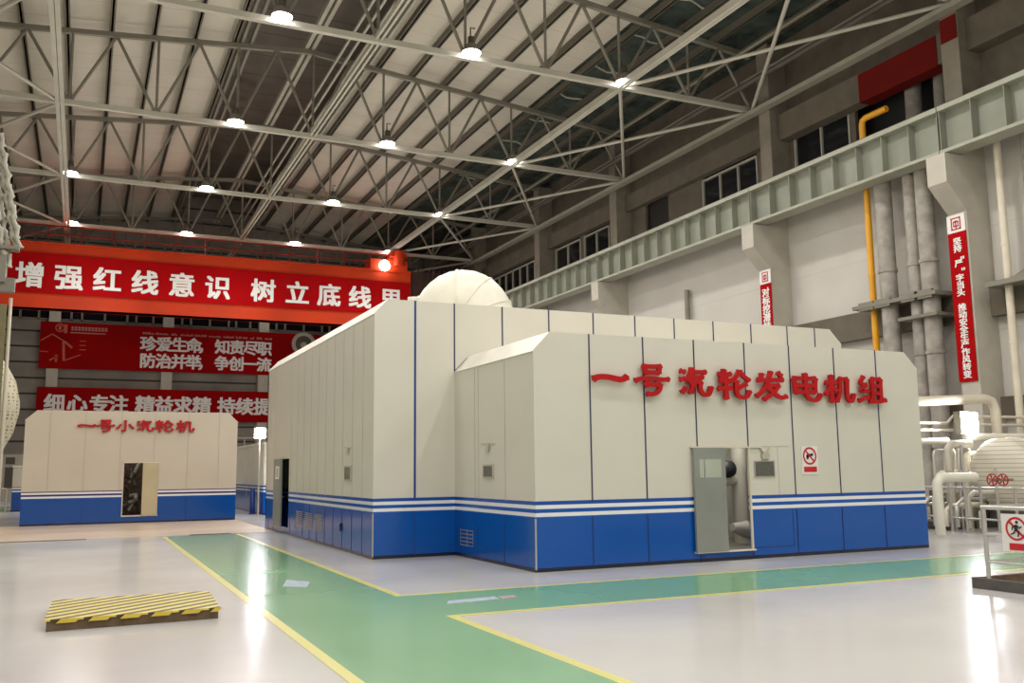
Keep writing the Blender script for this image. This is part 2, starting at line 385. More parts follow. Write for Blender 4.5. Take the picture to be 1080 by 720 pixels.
# far wall strip windows and columns
n = 9
cx_ = [-9.4, -2.1, 5.2, 11.9, 19.0, 25.5]
for i in range(5):
    a, b = cx_[i]+.35, cx_[i+1]-.35
    if b > 25.5: b = 25.0
    win = thing('window_%d' % (n+i), 'dark strip window high on the far wall, bay %d' % (i+1), 'window', ((a+b)/2, 70.05, 12.15), kind='structure')
    MB().box(a, b, 70.1, 70.15, 12.15, 13.4).build('pane', M['black_glass'], win)
    fr = MB(); fr.box(a, b, 69.95, 70.1, 12.15, 12.25)
    for t in (.10, .20, .42, .64, .73, .90): 
        xx = a+(b-a)*t; fr.box(xx-.07, xx+.07, 69.95, 70.1, 12.15, 13.4)
    fr.build('frame', M['steel_mid'], win)
for i, x in enumerate(cx_[1:5]):
    tag(MB().box(x-.36, x+.36, 69.5, 70, 0, 16).build('column_far', M['column_paint']), 'pale column on the far wall, %s from the left' % ['first', 'second', 'third', 'fourth'][i], 'column', kind='structure')
tag(MB().box(XL, 24.8, 69.9, 70, 0, .25).build('baseboard_far', M['steel_dark']), 'dark skirting along the far wall', 'baseboard', kind='structure')
d = MB(); d.box(-4.9, -3.3, 69.85, 70, 0, 3.0); d.box(-4.55, -4.0, 69.8, 69.86, 2.35, 2.8, 1); d.box(-4.55, -4.0, 69.8, 69.86, .8, 2.15, 1)
tag(d.build('door_1', [M['column_paint'], M['steel_dark']]), 'pale glazed door on the far wall left of the smaller enclosure', 'door', kind='structure')
d = MB(); d.box(9.9, 10.05, 69.8, 70, 0, 4.2); d.box(11.5, 11.65, 69.8, 70, 0, 4.2); d.box(9.9, 11.65, 69.8, 70, 4.05, 4.2); d.box(10.7, 10.8, 69.82, 70, .8, 4.1); d.box(10.05, 11.5, 69.9, 70, 0, 1.0)
tag(d.build('door_2', M['column_paint']), 'pale framed far door seen between the two enclosures', 'door', kind='structure')

# ------------------------------------------------------------------ right columns, corbels, crane girder
ORD = ['first', 'second', 'third', 'fourth', 'fifth', 'sixth', 'seventh', 'eighth', 'ninth', 'tenth']
YC = [-10.8, -.9, 9.02, 18.95, 27.75, 39.6, 48.5, 58.65, 68.58]   # wall column lines
for i, y in enumerate(YC):
    if i < 2: continue
    mb = MB(); y0, y1 = y-.22, y+.42
    mb.box(23.8, 24.8, y0, y1, 0, 12.0)
    mb.prism([(23.03, 10.9), (23.03, 10.0), (23.8, 9.2), (24.0, 9.2), (24.0, 10.9)], 'y', y0-.02, y1+.02)
    mb.box(24.4, 25.3, y+.05, y+.7, 10.9, 18.6, 1)
    tag(mb.build('column_right', [M['column_paint'], M['column_upper']]), 'tall painted column with a corbel under the crane girder, %s from the viewer' % ORD[i-2], 'column', kind='structure')
tag(MB().box(24.5, 24.8, YB, 28.3, 6.0, 6.95).build('trim_7', M['wall_upper']), 'grey horizontal wall beam behind the tall pipes', 'wall beam', kind='structure')
tag(MB().box(24.6, 24.8, YB, YF, 3.0, 3.6).build('trim_8', M['wall_upper']), 'low grey wall beam behind the pipework', 'wall beam', kind='structure')
tag(MB().box(24.38, 24.42, 19.02, 19.63, 14.95, 15.75).build('trim_9', M['lintel_red']), 'dull red patch painted high on the nearest upper column', 'paint patch', kind='structure')
for i in range(2, len(YC)-1):
    y0, y1 = YC[i]+.015, YC[i+1]-.015
    g = thing('crane_girder', 'pale green crane girder segment, %s' % ['', '', 'the one running out of the right edge', 'first beyond the nearest banner column', 'second beyond the nearest banner column', 'third beyond the nearest banner column', 'fourth beyond the nearest banner column', 'last towards the far wall'][i], 'girder', (23.4, (y0+y1)/2, 10.9), 'crane runway girder segments along the right wall')
    fl = MB(); fl.box(23.1, 23.75, y0, y1, 12.25, 12.4); fl.build('top_flange', M['girder_edge'], g)
    fl = MB(); fl.box(23.1, 23.75, y0, y1, 10.92, 11.02); fl.build('bottom_flange', M['girder_edge'], g)
    MB().box(23.42, 23.45, y0, y1, 11.02, 12.25).build('web', M['girder'], g)
    k = round((y1-y0)/1.08)
    for j in range(k+1):
        yy = y0+.03+(y1-y0-.06)*j/k; MB().box(23.14, 23.42, yy-.012, yy+.012, 11.02, 12.25).build('web_stiffener', M['girder'], g)
    MB().box(23.38, 23.48, y0, y1, 12.4, 12.55).build('crane_rail', M['steel_dark'], g)

# ------------------------------------------------------------------ roof trusses
LN = [8.5+3.2*k for k in range(-5, 5)]; LN = [max(-7.5, x) for x in LN]+[24.4]
def make_truss(y, label):
    t = thing('roof_truss', label, 'truss', (8.3, y, ZB), 'roof trusses across the hall')
    MB().bar((XL+.1, y, ZB), (24.5, y, ZB), .20, .20).build('lower_chord', M['steel_light'], t)
    uc = MB(); uc.bar((XL+.1, y, ztop(XL)-.1), (RIDGE_X, y, RIDGE_Z-.1), .18, .2); uc.bar((RIDGE_X, y, RIDGE_Z-.1), (24.4, y, ztop(24.4)-.1), .18, .2)
    uc.build('upper_chord', M['steel_mid'], t)
    for i, x in enumerate(LN[:-1]):
        MB().tube([(x, y, ZB), (x, y, ztop(x)-.1)], .055, 8).build('vertical_strut', M['steel_mid'], t)
        xm = x+1.6 if i < len(LN)-2 else (x+24.4)/2
        MB().tube([(x, y, ZB), (xm, y, ztop(xm)-.15)], .065, 8).build('diagonal_brace', M['steel_mid'], t)
        MB().tube([(LN[i+1], y, ZB), (xm, y, ztop(xm)-.15)], .065, 8).build('diagonal_brace', M['steel_mid'], t)
        gp = MB(); gp.box(x-.16, x+.16, y-.02, y+.02, ZB, ZB+.28); gp.build('gusset_plate', M['steel_dark'], t)
    return t
names = {3: 'nearest roof truss, only its right end in view at the top', 4: 'second roof truss, row of lamps with one unlit', 5: 'third roof truss, carrying the lamps above the wide banner middle',
         6: 'fourth roof truss, carrying four glowing lamps', 7: 'fifth roof truss just beyond the orange crane', 8: 'last roof truss close to the far wall'}
t0 = make_truss(YK[3], names[3])
for k in range(4, 9):
    t = copy_tree(t0, (0, min(YK[k], 69.3)-YK[3], 0)); t['label'] = names[k]
# purlins on the slopes
i = 0
side = {}
for x in [RIDGE_X+1.6*k for k in range(-10, 11)]:
    if OX0+.1 < x < OX1-.1: continue
    if x < XL+.2 or x > 24.7: continue
    s_ = 'left' if x < RIDGE_X else 'right'; side[s_] = side.get(s_, [])+[x]
for s_, xs in side.items():
    xs = sorted(xs, key=lambda v: abs(v-RIDGE_X))
    for j, x in enumerate(xs):
        z = ztop(x)
        p = MB(); p.box(x-.04, x+.04, YB, YF, z, z+.34); p.box(x-.10, x+.10, YB, YF, z, z+.03)
        tag(p.build('roof_purlin', M['purlin']), 'long steel roof purlin under the ceiling sheets, %s on the %s of the dark ridge' % (ORD[j], s_), 'purlin', 'roof purlins under the ceiling sheets')
# ridge beam (double), opening edge beams, bottom ties
def twin(name, x, z, w, gap, m, label, cat='beam', y0=YB, y1=YF, h=.22):
    p = MB(); p.box(x-gap/2-w, x-gap/2, y0, y1, z, z+h); p.box(x+gap/2, x+gap/2+w, y0, y1, z, z+h)
    return tag(p.build(name, M[m]), label, cat)
twin('ridge_beam', RIDGE_X, RIDGE_Z, .16, .12, 'steel_light', 'double ridge beam running along the dark ridge')
twin('ridge_edge_beam', OX0, ztop(OX0), .12, .25, 'steel_mid', 'beam along the left edge of the dark ridge opening')
twin('ridge_edge_beam', OX1-.2, ztop(OX1), .10, .25, 'steel_light', 'twin beam along the right edge of the dark ridge opening')
twin('cable_tray', 10.1, 19.1, .05, .3, 'steel_light', 'twin tray rails running just inside the dark ridge', 'cable tray', h=.1)
twin('fire_pipe', 9.4, 19.2, .09, .3, 'steel_light', 'pair of thin pipes under the ridge opening', 'pipe', h=.09)
twin('bottom_tie', 8.5, ZB-.02, .08, .10, 'steel_light', 'long tie beam along the middle of the truss undersides', h=.2)
twin('bottom_tie', -1.43, ZB-.12, .15, .02, 'steel_light', 'long tie beam along the left row of truss nodes', h=.24)
twin('bottom_tie', 18.1, ZB-.12, .12, .02, 'steel_light', 'long bright tie beam along the right row of truss nodes', h=.24)
tag(MB().box(23.95, 24.3, YB, YF, 15.78, 15.95).build('eave_beam', M['eave']), 'long pale beam along the column tops on the right', 'beam')
tag(MB().box(23.9, 24.15, YB, YF, 17.15, 17.3).build('eave_beam', M['eave']), 'higher pale beam above the right eave beam', 'beam')
tag(MB().tube([(23.4, YB, 16.75), (23.4, 69, 16.75)], .11).build('eave_pipe', M['steel_dark']), 'dark pipe running between the two right eave beams', 'pipe')
tag(MB().tube([(22.6, YB, 17.6), (22.6, 69, 17.6)], .07).build('eave_pipe', M['steel_mid']), 'thin pipe hung under the dark roof lights', 'pipe')
# plan bracing at truss underside
for (xa, xb, s_) in ((18.1, 24.4, 'right'), (-1.43, -7.6, 'left')):
    for k in range(3, 8):
        for q in (0, 1):
            ya, yb = (YK[k], YK[k+1]) if q == 0 else (YK[k+1], YK[k])
            if k == 7: ya, yb = min(ya, 69.3), min(yb, 69.3)
            tag(MB().tube([(xa, ya, ZB-.05), (xb, yb, ZB-.05)], .075, 8).build('roof_brace', M['steel_light']),
                'diagonal %s bay brace at truss underside, %s bay, running %s' % (s_, ORD[k-3], 'outward away from the viewer' if q == 0 else 'outward towards the viewer'), 'brace', 'diagonal braces at the truss undersides')
# wrinkled bright reflections on roof lights are put in as pale wavy strips
for j, y in enumerate([24+3.3*k for k in range(9)]):
    p = MB(); z = ztop(20.6)+.30
    pts = [(19.6+.35*q, y+.12*math.sin(q*1.7+j), ztop(19.6+.35*q)+.33) for q in range(6)]
    p.tube(pts, .04, 6)
    tag(p.build('roof_light_reflection', M['steel_light']), 'pale wavy strip standing for a reflection on dark roof light sheet, %s along' % ORD[j], 'reflection', 'pale reflection streaks on the dark roof lights')

# ------------------------------------------------------------------ lamps
def make_lamp(x, y, lit=True):
    t = thing('high_bay_lamp', 'x', 'lamp', (x, y, ZB+.1), 'high bay lamps under the trusses')
    z = ZB+.02
    MB().lathe([(.34, .02), (.29, .18), (.17, .34), (.12, .36)], (x, y, z), n=20).build('reflector', M['steel_mid'], t)
    MB().lathe([(.001, -.12), (.12, -.10), (.25, -.08), (.33, .0), (.33, .03)], (x, y, z), n=20).build('lens', M['lamp' if lit else 'lamp_off'], t)
    MB().lathe([(.001, .62), (.12, .60), (.12, .36)], (x, y, z), n=14).build('gear_housing', M['steel_dark'], t)
    MB().tube([(x-.03, y, z+.6), (x-.03, y, z+.95), (x+.14, y, z+.95)], .025, 6).build('hanging_hook', M['steel_dark'], t)
    return t
lamps = []
LX = [-1.15, 5.2, 11.8, 18.1]
colw = ['leftmost', 'second from left', 'third from left', 'rightmost']
roww = {4: 'second truss, the nearest lit row', 5: 'third truss', 6: 'fourth truss', 7: 'fifth truss by the crane'}
L0 = make_lamp(LX[1], YK[4]-.32); Loff = make_lamp(LX[0], YK[4]-.32, False)
Loff['label'] = 'dark unlit high bay lamp at the left on the second truss'
for k in (4, 5, 6, 7):
    for j, x in enumerate(LX):
        if k == 4 and j == 0: continue
        if k == 5 and j == 0: continue
        if k == 4 and j == 1: o = L0
        else: o = copy_tree(L0, (x-LX[1], YK[k]-YK[4], 0))
        o['label'] = 'glowing white high bay lamp, %s on the %s' % (colw[j], roww[k])
for k in range(-1, 9):
    y = YK[k] if k >= 0 else YK[0]-9.93
    if k == 8: y = 66
    for j, x in enumerate(LX):
        if k == 8 and j % 2: continue
        if (k in (4, 5)) and j == 0: continue
        l = bpy.data.lights.new('hall lamp light', 'SPOT'); l.energy = 1180 if k < 7 else (620 if k == 7 else 260)
        l.spot_size = math.radians(165); l.spot_blend = .6; l.shadow_soft_size = .3; l.color = (1, .965, .92)
        o = bpy.data.objects.new('hall lamp light', l); COL.objects.link(o); o.location = (x, y-.1, ZB-.25)
    if k < 7:
        for x in (0.3, 8.0, 16.5):
            l = bpy.data.lights.new('hall fill light', 'POINT'); l.energy = 150 if k < 2 else 230; l.shadow_soft_size = 1.0; l.color = (1, .95, .87)  # added fill points in mid air without fixtures, they brighten the ceiling
            o = bpy.data.objects.new('hall fill light', l); COL.objects.link(o); o.location = (x, y+4.9, 11.5)

# ------------------------------------------------------------------ enclosures
def seams_front(mb, xs, y, z0, z1, mi, w=.012, f=None):
    for x in xs:
        zt = z1 if f is None else f(x); mb.box(x-w, x+w, y-.008, y, z0, zt, mi)
FY, FX0, FX1, FZ = 13.62, 6.70, 15.45, 3.92
TY, TX0, TX1, TZ, TYB = 17.2, 5.04, 16.98, 4.98, 28.45
# --- front block
fb = thing('turbine_enclosure', 'large cream and blue front enclosure block with raised red lettering and open door', 'enclosure', (11.0, 15.4, 0))
DX0, DX1, DZ0, DZ1 = 10.44, 11.07, .18, 1.98
w = MB(); t = .08
w.prism([(FX0, 0), (DX0, 0), (DX0, FZ), (FX0+.31, FZ), (FX0, FZ-.33)], 'y', FY, FY+t)
w.prism([(DX1, 0), (FX1, 0), (FX1, FZ-.33), (FX1-.33, FZ), (DX1, FZ)], 'y', FY, FY+t)
w.box(DX0, DX1, FY, FY+t, 0, DZ0); w.box(DX0, DX1, FY, FY+t, DZ1, FZ)
sx = [7.76, 8.84, 9.92, 12.11, 13.22, 14.32]
seams_front(w, sx, FY, 1.11, FZ, 1); seams_front(w, sx, FY, .04, .85, 1, .008)
seams_front(w, [DX1-.02], FY, DZ1+.02, FZ, 1); seams_front(w, [9.98, DX1], FY, .04, DZ0-.02, 1, .008)
w.box(11.1, 12.02, FY-.006, FY, .19, .20, 1); w.box(12.01, 12.02, FY-.006, FY, .2, .85, 3)
w.box(11.72, 11.73, FY-.005, FY, 1.12, 2.0, 2); w.box(11.1, 12.0, FY-.005, FY, 2.005, 2.015, 2)
w.build('front_wall', [M['panel'], M['seam'], M['seam_soft'], M['seam_blue']], fb)
w = MB(); w.box(FX0, FX0+t, FY+t, TY, 0, FZ-.33)
for y in (14.78, 15.98, 16.15): w.box(FX0-.006, FX0, y-.008, y+.008, 1.11, FZ-.36, 1)
for y in (14.85, 16.05): w.box(FX0-.006, FX0, y-.008, y+.008, .04, .85, 2)
w.box(FX0-.006, FX0, 14.9, 15.9, .17, .18, 2)
w.box(FX0-.01, FX0+.012, FY-.01, FY+.012, .04, .85, 3)
w.build('left_wall', [M['panel'], M['seam_soft'], M['seam_blue'], M['steel_shiny']], fb)
w = MB(); w.box(FX1-t, FX1, FY+t, TY, 0, FZ-.33); w.build('right_wall', M['panel'], fb)
w = MB(); w.prism([(FX0-.02, FZ-.34), (FX0+.31, FZ), (FX1-.33, FZ), (FX1+.02, FZ-.34), (FX1-.08, FZ-.40), (FX1-.36, FZ-.08), (FX0+.34, FZ-.08), (FX0+.08, FZ-.40)], 'y', FY+.002, TY)
w.build('roof', M['cap'], fb)
# vent outline on the side wall
v = MB()
for q in range(5): v.box(FX0-.012, FX0-.004, 16.25, 16.9, .22+q*.07, .235+q*.07)
for yy in (16.25, 16.55, 16.88): v.box(FX0-.012, FX0-.004, yy, yy+.012, .22, .52)
v.build('vent_grille', M['pipe_grey'], fb)
def side_window(parent, x, y0, y1, z0, z1):
    f = MB(); f.box(x-.03, x, y0, y1, z0, z1); f.box(x-.034, x-.03, y0+.03, y1-.03, z0+.03, z1-.03, 1)
    o = f.build('window_panel', [M['seam_soft'], M['glass_dark']], parent)
    b = MB(); ym = (y0+y1)/2; b.bar((x-.01, ym-.3, z1+.36), (x-.01, ym+.35, z1+.38), .012, .012); b.bar((x-.02, ym, z1+.36), (x-.05, ym, z1+.22), .09, .03); b.build('bracket', M['seam_soft'], o)
side_window(fb, FX0, 15.27, 15.72, 1.49, 1.74)
# sliding door leaf pushed to the left, window, rail, frame
dl = MB(); dl.box(9.78, 10.455, FY-.09, FY-.04, .17, 1.985); leaf = dl.build('door', M['door_grey'], fb); leaf['label'] = 'grey green sliding door leaf'
g = MB(); g.box(9.89, 10.36, FY-.094, FY-.088, 1.46, 1.78); g.box(9.99, 10.0, FY-.097, FY-.09, 1.46, 1.78, 1); g.build('door_window', [M['glass_pale'], M['seam']], leaf)
fr = MB(); fr.box(DX1-.035, DX1+.0, FY-.02, FY+.02, .17, 2.0); fr.box(9.75, DX1+.25, FY-.04, FY, 1.985, 2.01); fr.box(9.78, DX1, FY-.08, FY+.02, .155, .18); fr.build('door_frame', M['pipe_cream'], fb)
g = MB(); g.box(11.16, 11.63, FY-.02, FY-.002, 1.45, 1.75); g.box(11.18, 11.61, FY-.024, FY-.02, 1.47, 1.73, 1); lw = g.build('window_panel', [M['steel_light'], M['glass_dark']], fb)
g = MB(); g.bar((11.3, FY-.01, 2.0), (11.4, FY-.03, 1.86), .05, .02); g.bar((11.52, FY-.01, 2.0), (11.42, FY-.03, 1.86), .05, .02); g.box(11.33, 11.5, FY-.05, FY-.01, 1.78, 1.88); g.build('bracket', M['seam_soft'], lw)
# raised red lettering in broad clerical brush strokes
STROKES = {
 '一': [[(-.50, -.03), (-.36, .04), (-.12, .05), (.14, .0), (.34, -.04), (.50, .06)]],
 '号': [[(-.28, .44), (.28, .46)], [(-.24, .46), (-.19, .24)], [(.25, .46), (.21, .24)], [(-.2, .25), (.22, .26)], [(-.52, -.02), (-.35, .05), (0, .07), (.3, .03), (.52, .05)], [(-.16, .04), (-.2, -.14)], [(-.2, -.15), (.24, -.13)], [(.24, -.12), (.22, -.32), (.05, -.46), (-.16, -.44)]],
 '汽': [[(-.44, .38), (-.30, .36)], [(-.46, .10), (-.32, .13)], [(-.42, -.32), (-.28, -.18)], [(-.06, .48), (-.22, .08)], [(-.1, .36), (.38, .37)], [(-.1, .19), (.28, .20)], [(-.16, .03), (.2, .04)], [(.2, .04), (.16, -.18), (.26, -.38), (.46, -.40), (.54, -.12)], [(-.02, .02), (-.14, -.34)]],
 '轮': [[(-.5, .34), (-.08, .36)], [(-.3, .5), (-.42, .12)], [(-.46, .12), (-.1, .13)], [(-.26, .3), (-.26, -.48)], [(-.52, -.14), (-.08, -.11)], [(.22, .48), (.12, .3), (-.04, .14)], [(.22, .48), (.34, .3), (.54, .16)], [(.1, .14), (.08, -.3), (.2, -.42), (.44, -.42), (.54, -.20)], [(.44, .04), (.12, -.12)]],
 '发': [[(-.3, .42), (-.34, .22)], [(-.46, .19), (.44, .23)], [(.02, .5), (-.1, .12), (-.28, -.18), (-.52, -.36)], [(-.12, .02), (.28, .03)], [(.28, .03), (.08, -.24), (-.26, -.46)], [(-.1, -.05), (.14, -.28), (.36, -.42), (.54, -.34)], [(.26, .48), (.38, .36)]],
 '电': [[(-.44, .32), (.38, .34)], [(-.42, .32), (-.36, -.18)], [(.38, .34), (.34, -.16)], [(-.38, .08), (.34, .09)], [(-.36, -.16), (.34, -.14)], [(0, .5), (.0, -.22), (.1, -.40), (.4, -.46), (.55, -.22)]],
 '机': [[(-.5, .22), (-.08, .25)], [(-.28, .5), (-.28, -.46)], [(-.3, .15), (-.5, -.2)], [(-.26, .1), (-.1, -.06)], [(.06, .38), (.04, -.1), (-.1, -.44)], [(.04, .38), (.32, .38)], [(.32, .38), (.29, -.2), (.36, -.42), (.5, -.42), (.56, -.16)]],
 '组': [[(-.26, .5), (-.44, .24), (-.18, .2)], [(-.18, .2), (-.46, -.06), (-.1, -.02)], [(-.5, -.38), (-.1, -.24)], [(.06, .42), (.06, -.38)], [(.06, .42), (.38, .42)], [(.38, .42), (.38, -.38)], [(.06, .16), (.38, .16)], [(.06, -.1), (.38, -.1)], [(-.08, -.4), (.3, -.42), (.56, -.34)]],
 '小': [[(0, .48), (.01, -.36), (-.06, -.44), (-.2, -.36)], [(-.26, .14), (-.34, -.02), (-.5, -.22)], [(.24, .16), (.34, -.04), (.5, -.2)]],
}
def brush_char(mb, ch, c, h, wide, w, depth):
    for si, st_ in enumerate(STROKES[ch]):
        pts = [Vector((x, y)) for x, y in st_]
        for _ in range(3 if len(pts) > 2 else 0):
            q = [pts[0]]
            for a, b in zip(pts, pts[1:]): q += [a*.75+b*.25, a*.25+b*.75]
            pts = q+[pts[-1]]
        if len(pts) == 2: pts = [pts[0]+(pts[1]-pts[0])*k/4 for k in range(5)]
        n = len(pts); L_, R_s = [], []
        for i, p in enumerate(pts):
            d = (pts[min(i+1, n-1)]-pts[max(i-1, 0)]).normalized(); nn = Vector((-d.y, d.x)); t_ = i/(n-1)
            ww = w*(.86+.34*abs(2*t_-1)**3)/2
            L_.append(p+nn*ww); R_s.append(p-nn*ww)
        d0 = (pts[0]-pts[1]).normalized()*w*.22; d1 = (pts[-1]-pts[-2]).normalized()*w*.30
        out = L_+[pts[-1]+d1]+R_s[::-1]+[pts[0]+d0]
        z0 = c[1]; z1 = c[1]-depth-si*.0015; m = len(out)
        P = lambda p, y: (c[0]+p.x*h*wide, y, c[2]+p.y*h)
        v = [P(p, z0) for p in out]+[P(p, z1) for p in out]
        f = [(i, (i+1) % m, m+(i+1) % m, m+i) for i in range(m)]
        k0 = len(L_)
        for off in (0, m):                      # caps as quad strips so bent strokes fill correctly
            for i in range(n-1): f.append((off+i, off+i+1, off+2*n-i-1, off+2*n-i) )
            f.append((off+n-1, off+n, off+n+1)); f.append((off+2*n+1, off+0, off+2*n))
        mb.add(v, f, 0)
sg = thing('sign_lettering', 'row of eight raised red characters across the large enclosure front', 'lettering', (11.1, FY-.05, 3.1))
cc = [8.11, 8.95, 9.84, 10.70, 11.56, 12.39, 13.22, 14.05]
zz = [3.16, 3.15, 3.13, 3.12, 3.12, 3.11, 3.10, 3.10]
for i, ch in enumerate('一号汽轮发电机组'):
    m_ = MB(); brush_char(m_, ch, (cc[i], FY-.07, zz[i]), .54, 1.22, .20 if ch == '一' else .155, .05)
    for q in ((-.10, .08), (.12, -.05)): m_.box(cc[i]+q[0]-.01, cc[i]+q[0]+.01, FY-.07, FY, zz[i]+q[1]*.1-.01, zz[i]+q[1]*.1+.01)
    m_.build('raised_character', M['letter_red'], sg)
# no smoking sign on the front
def runner(mb, c, s, facing, mi):
    def P(a, b): return (c[0]+a*s, c[1]-.012, c[2]+b*s) if facing == '-y' else (c[0]-.012, c[1]-a*s, c[2]+b*s)
    for p, q, w_ in (((.05, .25), (0, -.05), .17), ((0, -.05), (.2, -.25), .10), ((.2, -.25), (.12, -.5), .08), ((0, -.05), (-.15, -.28), .10), ((-.15, -.28), (-.38, -.36), .08),
                  ((.05, .22), (.3, .05), .08), ((.3, .05), (.42, .18), .07), ((.03, .22), (-.22, .12), .08), ((-.22, .12), (-.26, -.08), .07)):
        mb.bar(P(*p), P(*q), w_*s, .004, mi, up=(0, 1, 0) if facing == '-y' else (1, 0, 0))
    mb.disc(P(.1, .42), .1*s, facing, 0, 14, mi)
s = thing('no_smoking_sign', 'white sign with red prohibition ring and red bar beside the front door', 'sign', (12.48, FY, 1.5))
MB().box(12.29, 12.68, FY-.012, FY-.001, 1.49, 2.01).build('sign_plate', M['sign_white'], s)
p = MB(); p.disc((12.48, FY-.012, 1.83), .165, '-y', .004, mi=0, r_in=.13); p.bar((12.38, FY-.018, 1.93), (12.58, FY-.018, 1.73), .03, .003, 0, up=(0, 1, 0))
p.box(12.33, 12.64, FY-.016, FY-.012, 1.53, 1.63)
p.bar((12.40, FY-.015, 1.82), (12.56, FY-.015, 1.86), .05, .003, 1, up=(0, 1, 0)); p.bar((12.42, FY-.015, 1.77), (12.45, FY-.015, 1.88), .05, .003, 1, up=(0, 1, 0))
p.build('sign_print', [M['sign_red'], M['black']], s)
# machinery seen through the open door
mc = thing('machine_pipes', 'pale pipe and casing seen through the open door of the large enclosure', 'machinery', (11.3, 15.2, 0))
MB().tube([(11.92, 15.0, 0.16), (11.92, 15.0, 3.4)], .15, 16).build('riser_pipe', M['machine_pale'], mc)
MB().tube([(11.1, 15.0, 1.36), (11.6, 15.0, 1.38), (11.9, 15.0, 1.40)], .10, 14).build('cross_pipe', M['pipe_cream'], mc)
m_ = MB(); m_.lathe([(.01, -.1), (.16, -.08), (.18, .1), (.16, .14), (.01, .16)], (11.56, 14.9, 1.60), axis='y', n=16); m_.build('valve_head', M['black'], mc)
MB().tube([(11.3, 14.5, .50), (11.6, 14.5, .46), (11.95, 14.5, .34)], [.08, .16, .13], 14).build('floor_pipe', M['machine_pale'], mc)
m_ = MB()
for q in range(8): m_.box(11.3, 11.85, 15.3, 15.5, .35+.14*q, .39+.14*q)
m_.build('ladder_rungs', M['steel_light'], mc)
m_ = MB(); m_.bar((11.95, 14.7, 1.65), (12.1, 14.8, 1.2), .10, .05); m_.build('blue_hose', M['seam_blue'], mc)
MB().box(10.1, 15.0, 16.3, 16.5, .16, 3.2).build('casing', M['machine_pale'], mc)
MB().box(10.0, 15.0, 13.9, 16.6, 0.0, .16).build('platform', M['steel_mid'], mc)
for loc, e in (((11.2, 14.3, 3.2), 110), ((1.7, 34.6, 3.0), 22)):  # added fill points inside the two enclosures, no fixtures there
    l = bpy.data.lights.new('inside fill light', 'POINT'); l.energy = e; l.shadow_soft_size = .2
    o = bpy.data.objects.new('inside fill light', l); COL.objects.link(o); o.location = loc

# --- tall block
tb = thing('turbine_enclosure', 'tall cream and blue enclosure block behind the lettered front block', 'enclosure', (11.0, 22.8, 0))
w = MB()
w.prism([(TX0, 0), (TX1, 0), (TX1, TZ-.35), (TX1-.35, TZ), (TX0+.27, TZ), (TX0, TZ-.30)], 'y', TY, TY+t)
seams_front(w, [7.76, 8.84, 9.92, 10.98, 12.02, 13.1, 14.19, 15.28, 16.14], TY, FZ, TZ, 1, .014)
seams_front(w, [6.70], TY, FZ-.33, TZ, 1, .014)
seams_front(w, [5.87], TY, 1.11, TZ, 2, .02); seams_front(w, [5.87], TY, .04, .85, 2, .006)
w.bar((6.70, TY-.005, FZ-.32), (6.98, TY-.005, FZ-.04), .02, .02, 1, up=(0, 1, 0))
w.build('front_wall', [M['panel'], M['seam'], M['seam_blue']], tb)
w = MB(); DY0, DY1 = 25.1, 26.6
w.box(TX0, TX0+t, TY+t, DY0, 0, TZ-.3); w.box(TX0, TX0+t, DY1, TYB, 0, TZ-.3); w.box(TX0, TX0+t, DY0, DY1, 0, .18); w.box(TX0, TX0+t, DY0, DY1, 2.0, TZ-.3)
for k in range(14):
    y = 17.95+.77*k
    if y < DY0-.1 or y > DY1+.1:
        w.box(TX0-.006, TX0, y-.008, y+.008, 1.11, TZ-.34, 1); w.box(TX0-.006, TX0, y-.008, y+.008, .04, .85, 2)
w.box(TX0-.01, TX0+.01, TY-.01, TY+.012, .04, .85, 3)
w.build('left_wall', [M['panel'], M['seam_soft'], M['seam_blue'], M['steel_shiny']], tb)
w = MB(); w.box(TX1-t, TX1, TY+t, TYB, 0, TZ-.35); w.build('right_wall', M['panel'], tb)
w = MB(); w.prism([(TX0, 0), (TX1, 0), (TX1, TZ-.35), (TX1-.35, TZ), (TX0+.27, TZ), (TX0, TZ-.30)], 'y', TYB-t, TYB); w.build('rear_wall', M['panel'], tb)
w = MB(); w.prism([(TX0-.02, TZ-.31), (TX0+.27, TZ), (TX1-.35, TZ), (TX1+.02, TZ-.36), (TX1-.08, TZ-.42), (TX1-.38, TZ-.08), (TX0+.30, TZ-.08), (TX0+.08, TZ-.37)], 'y', TY+.002, TYB)
w.build('roof', M['cap'], tb)
for k in range(3):
    v = MB(); y0 = 21.2+1.05*k
    for q in range(9): v.box(TX0-.012, TX0-.003, y0, y0+.75, .28+q*.045, .30+q*.045)
    v.build('vent_grille', M['pipe_grey'], tb)
hd = MB().box(TX0-.04, TX0, 19.5, 19.54, .40, .56).build('handle', M['black'], tb)
side_window(tb, TX0, 18.75, 19.25, 1.45, 1.76)
dl = MB(); dl.box(TX0-.10, TX0-.05, 25.75, 26.75, .17, 2.0); leaf = dl.build('door', M['door_grey'], tb)
g = MB(); g.box(TX0-.106, TX0-.1, 25.95, 26.45, 1.45, 1.80); g.box(TX0-.11, TX0-.1, 26.1, 26.3, 1.5, 1.75, 1); g.build('door_window', [M['sign_white'], M['glass_pale']], leaf)
MB().box(TX0+.5, TX0+.55, 24.9, 26.9, 0, 2.6).build('inner_screen', M['steel_dark'], tb)

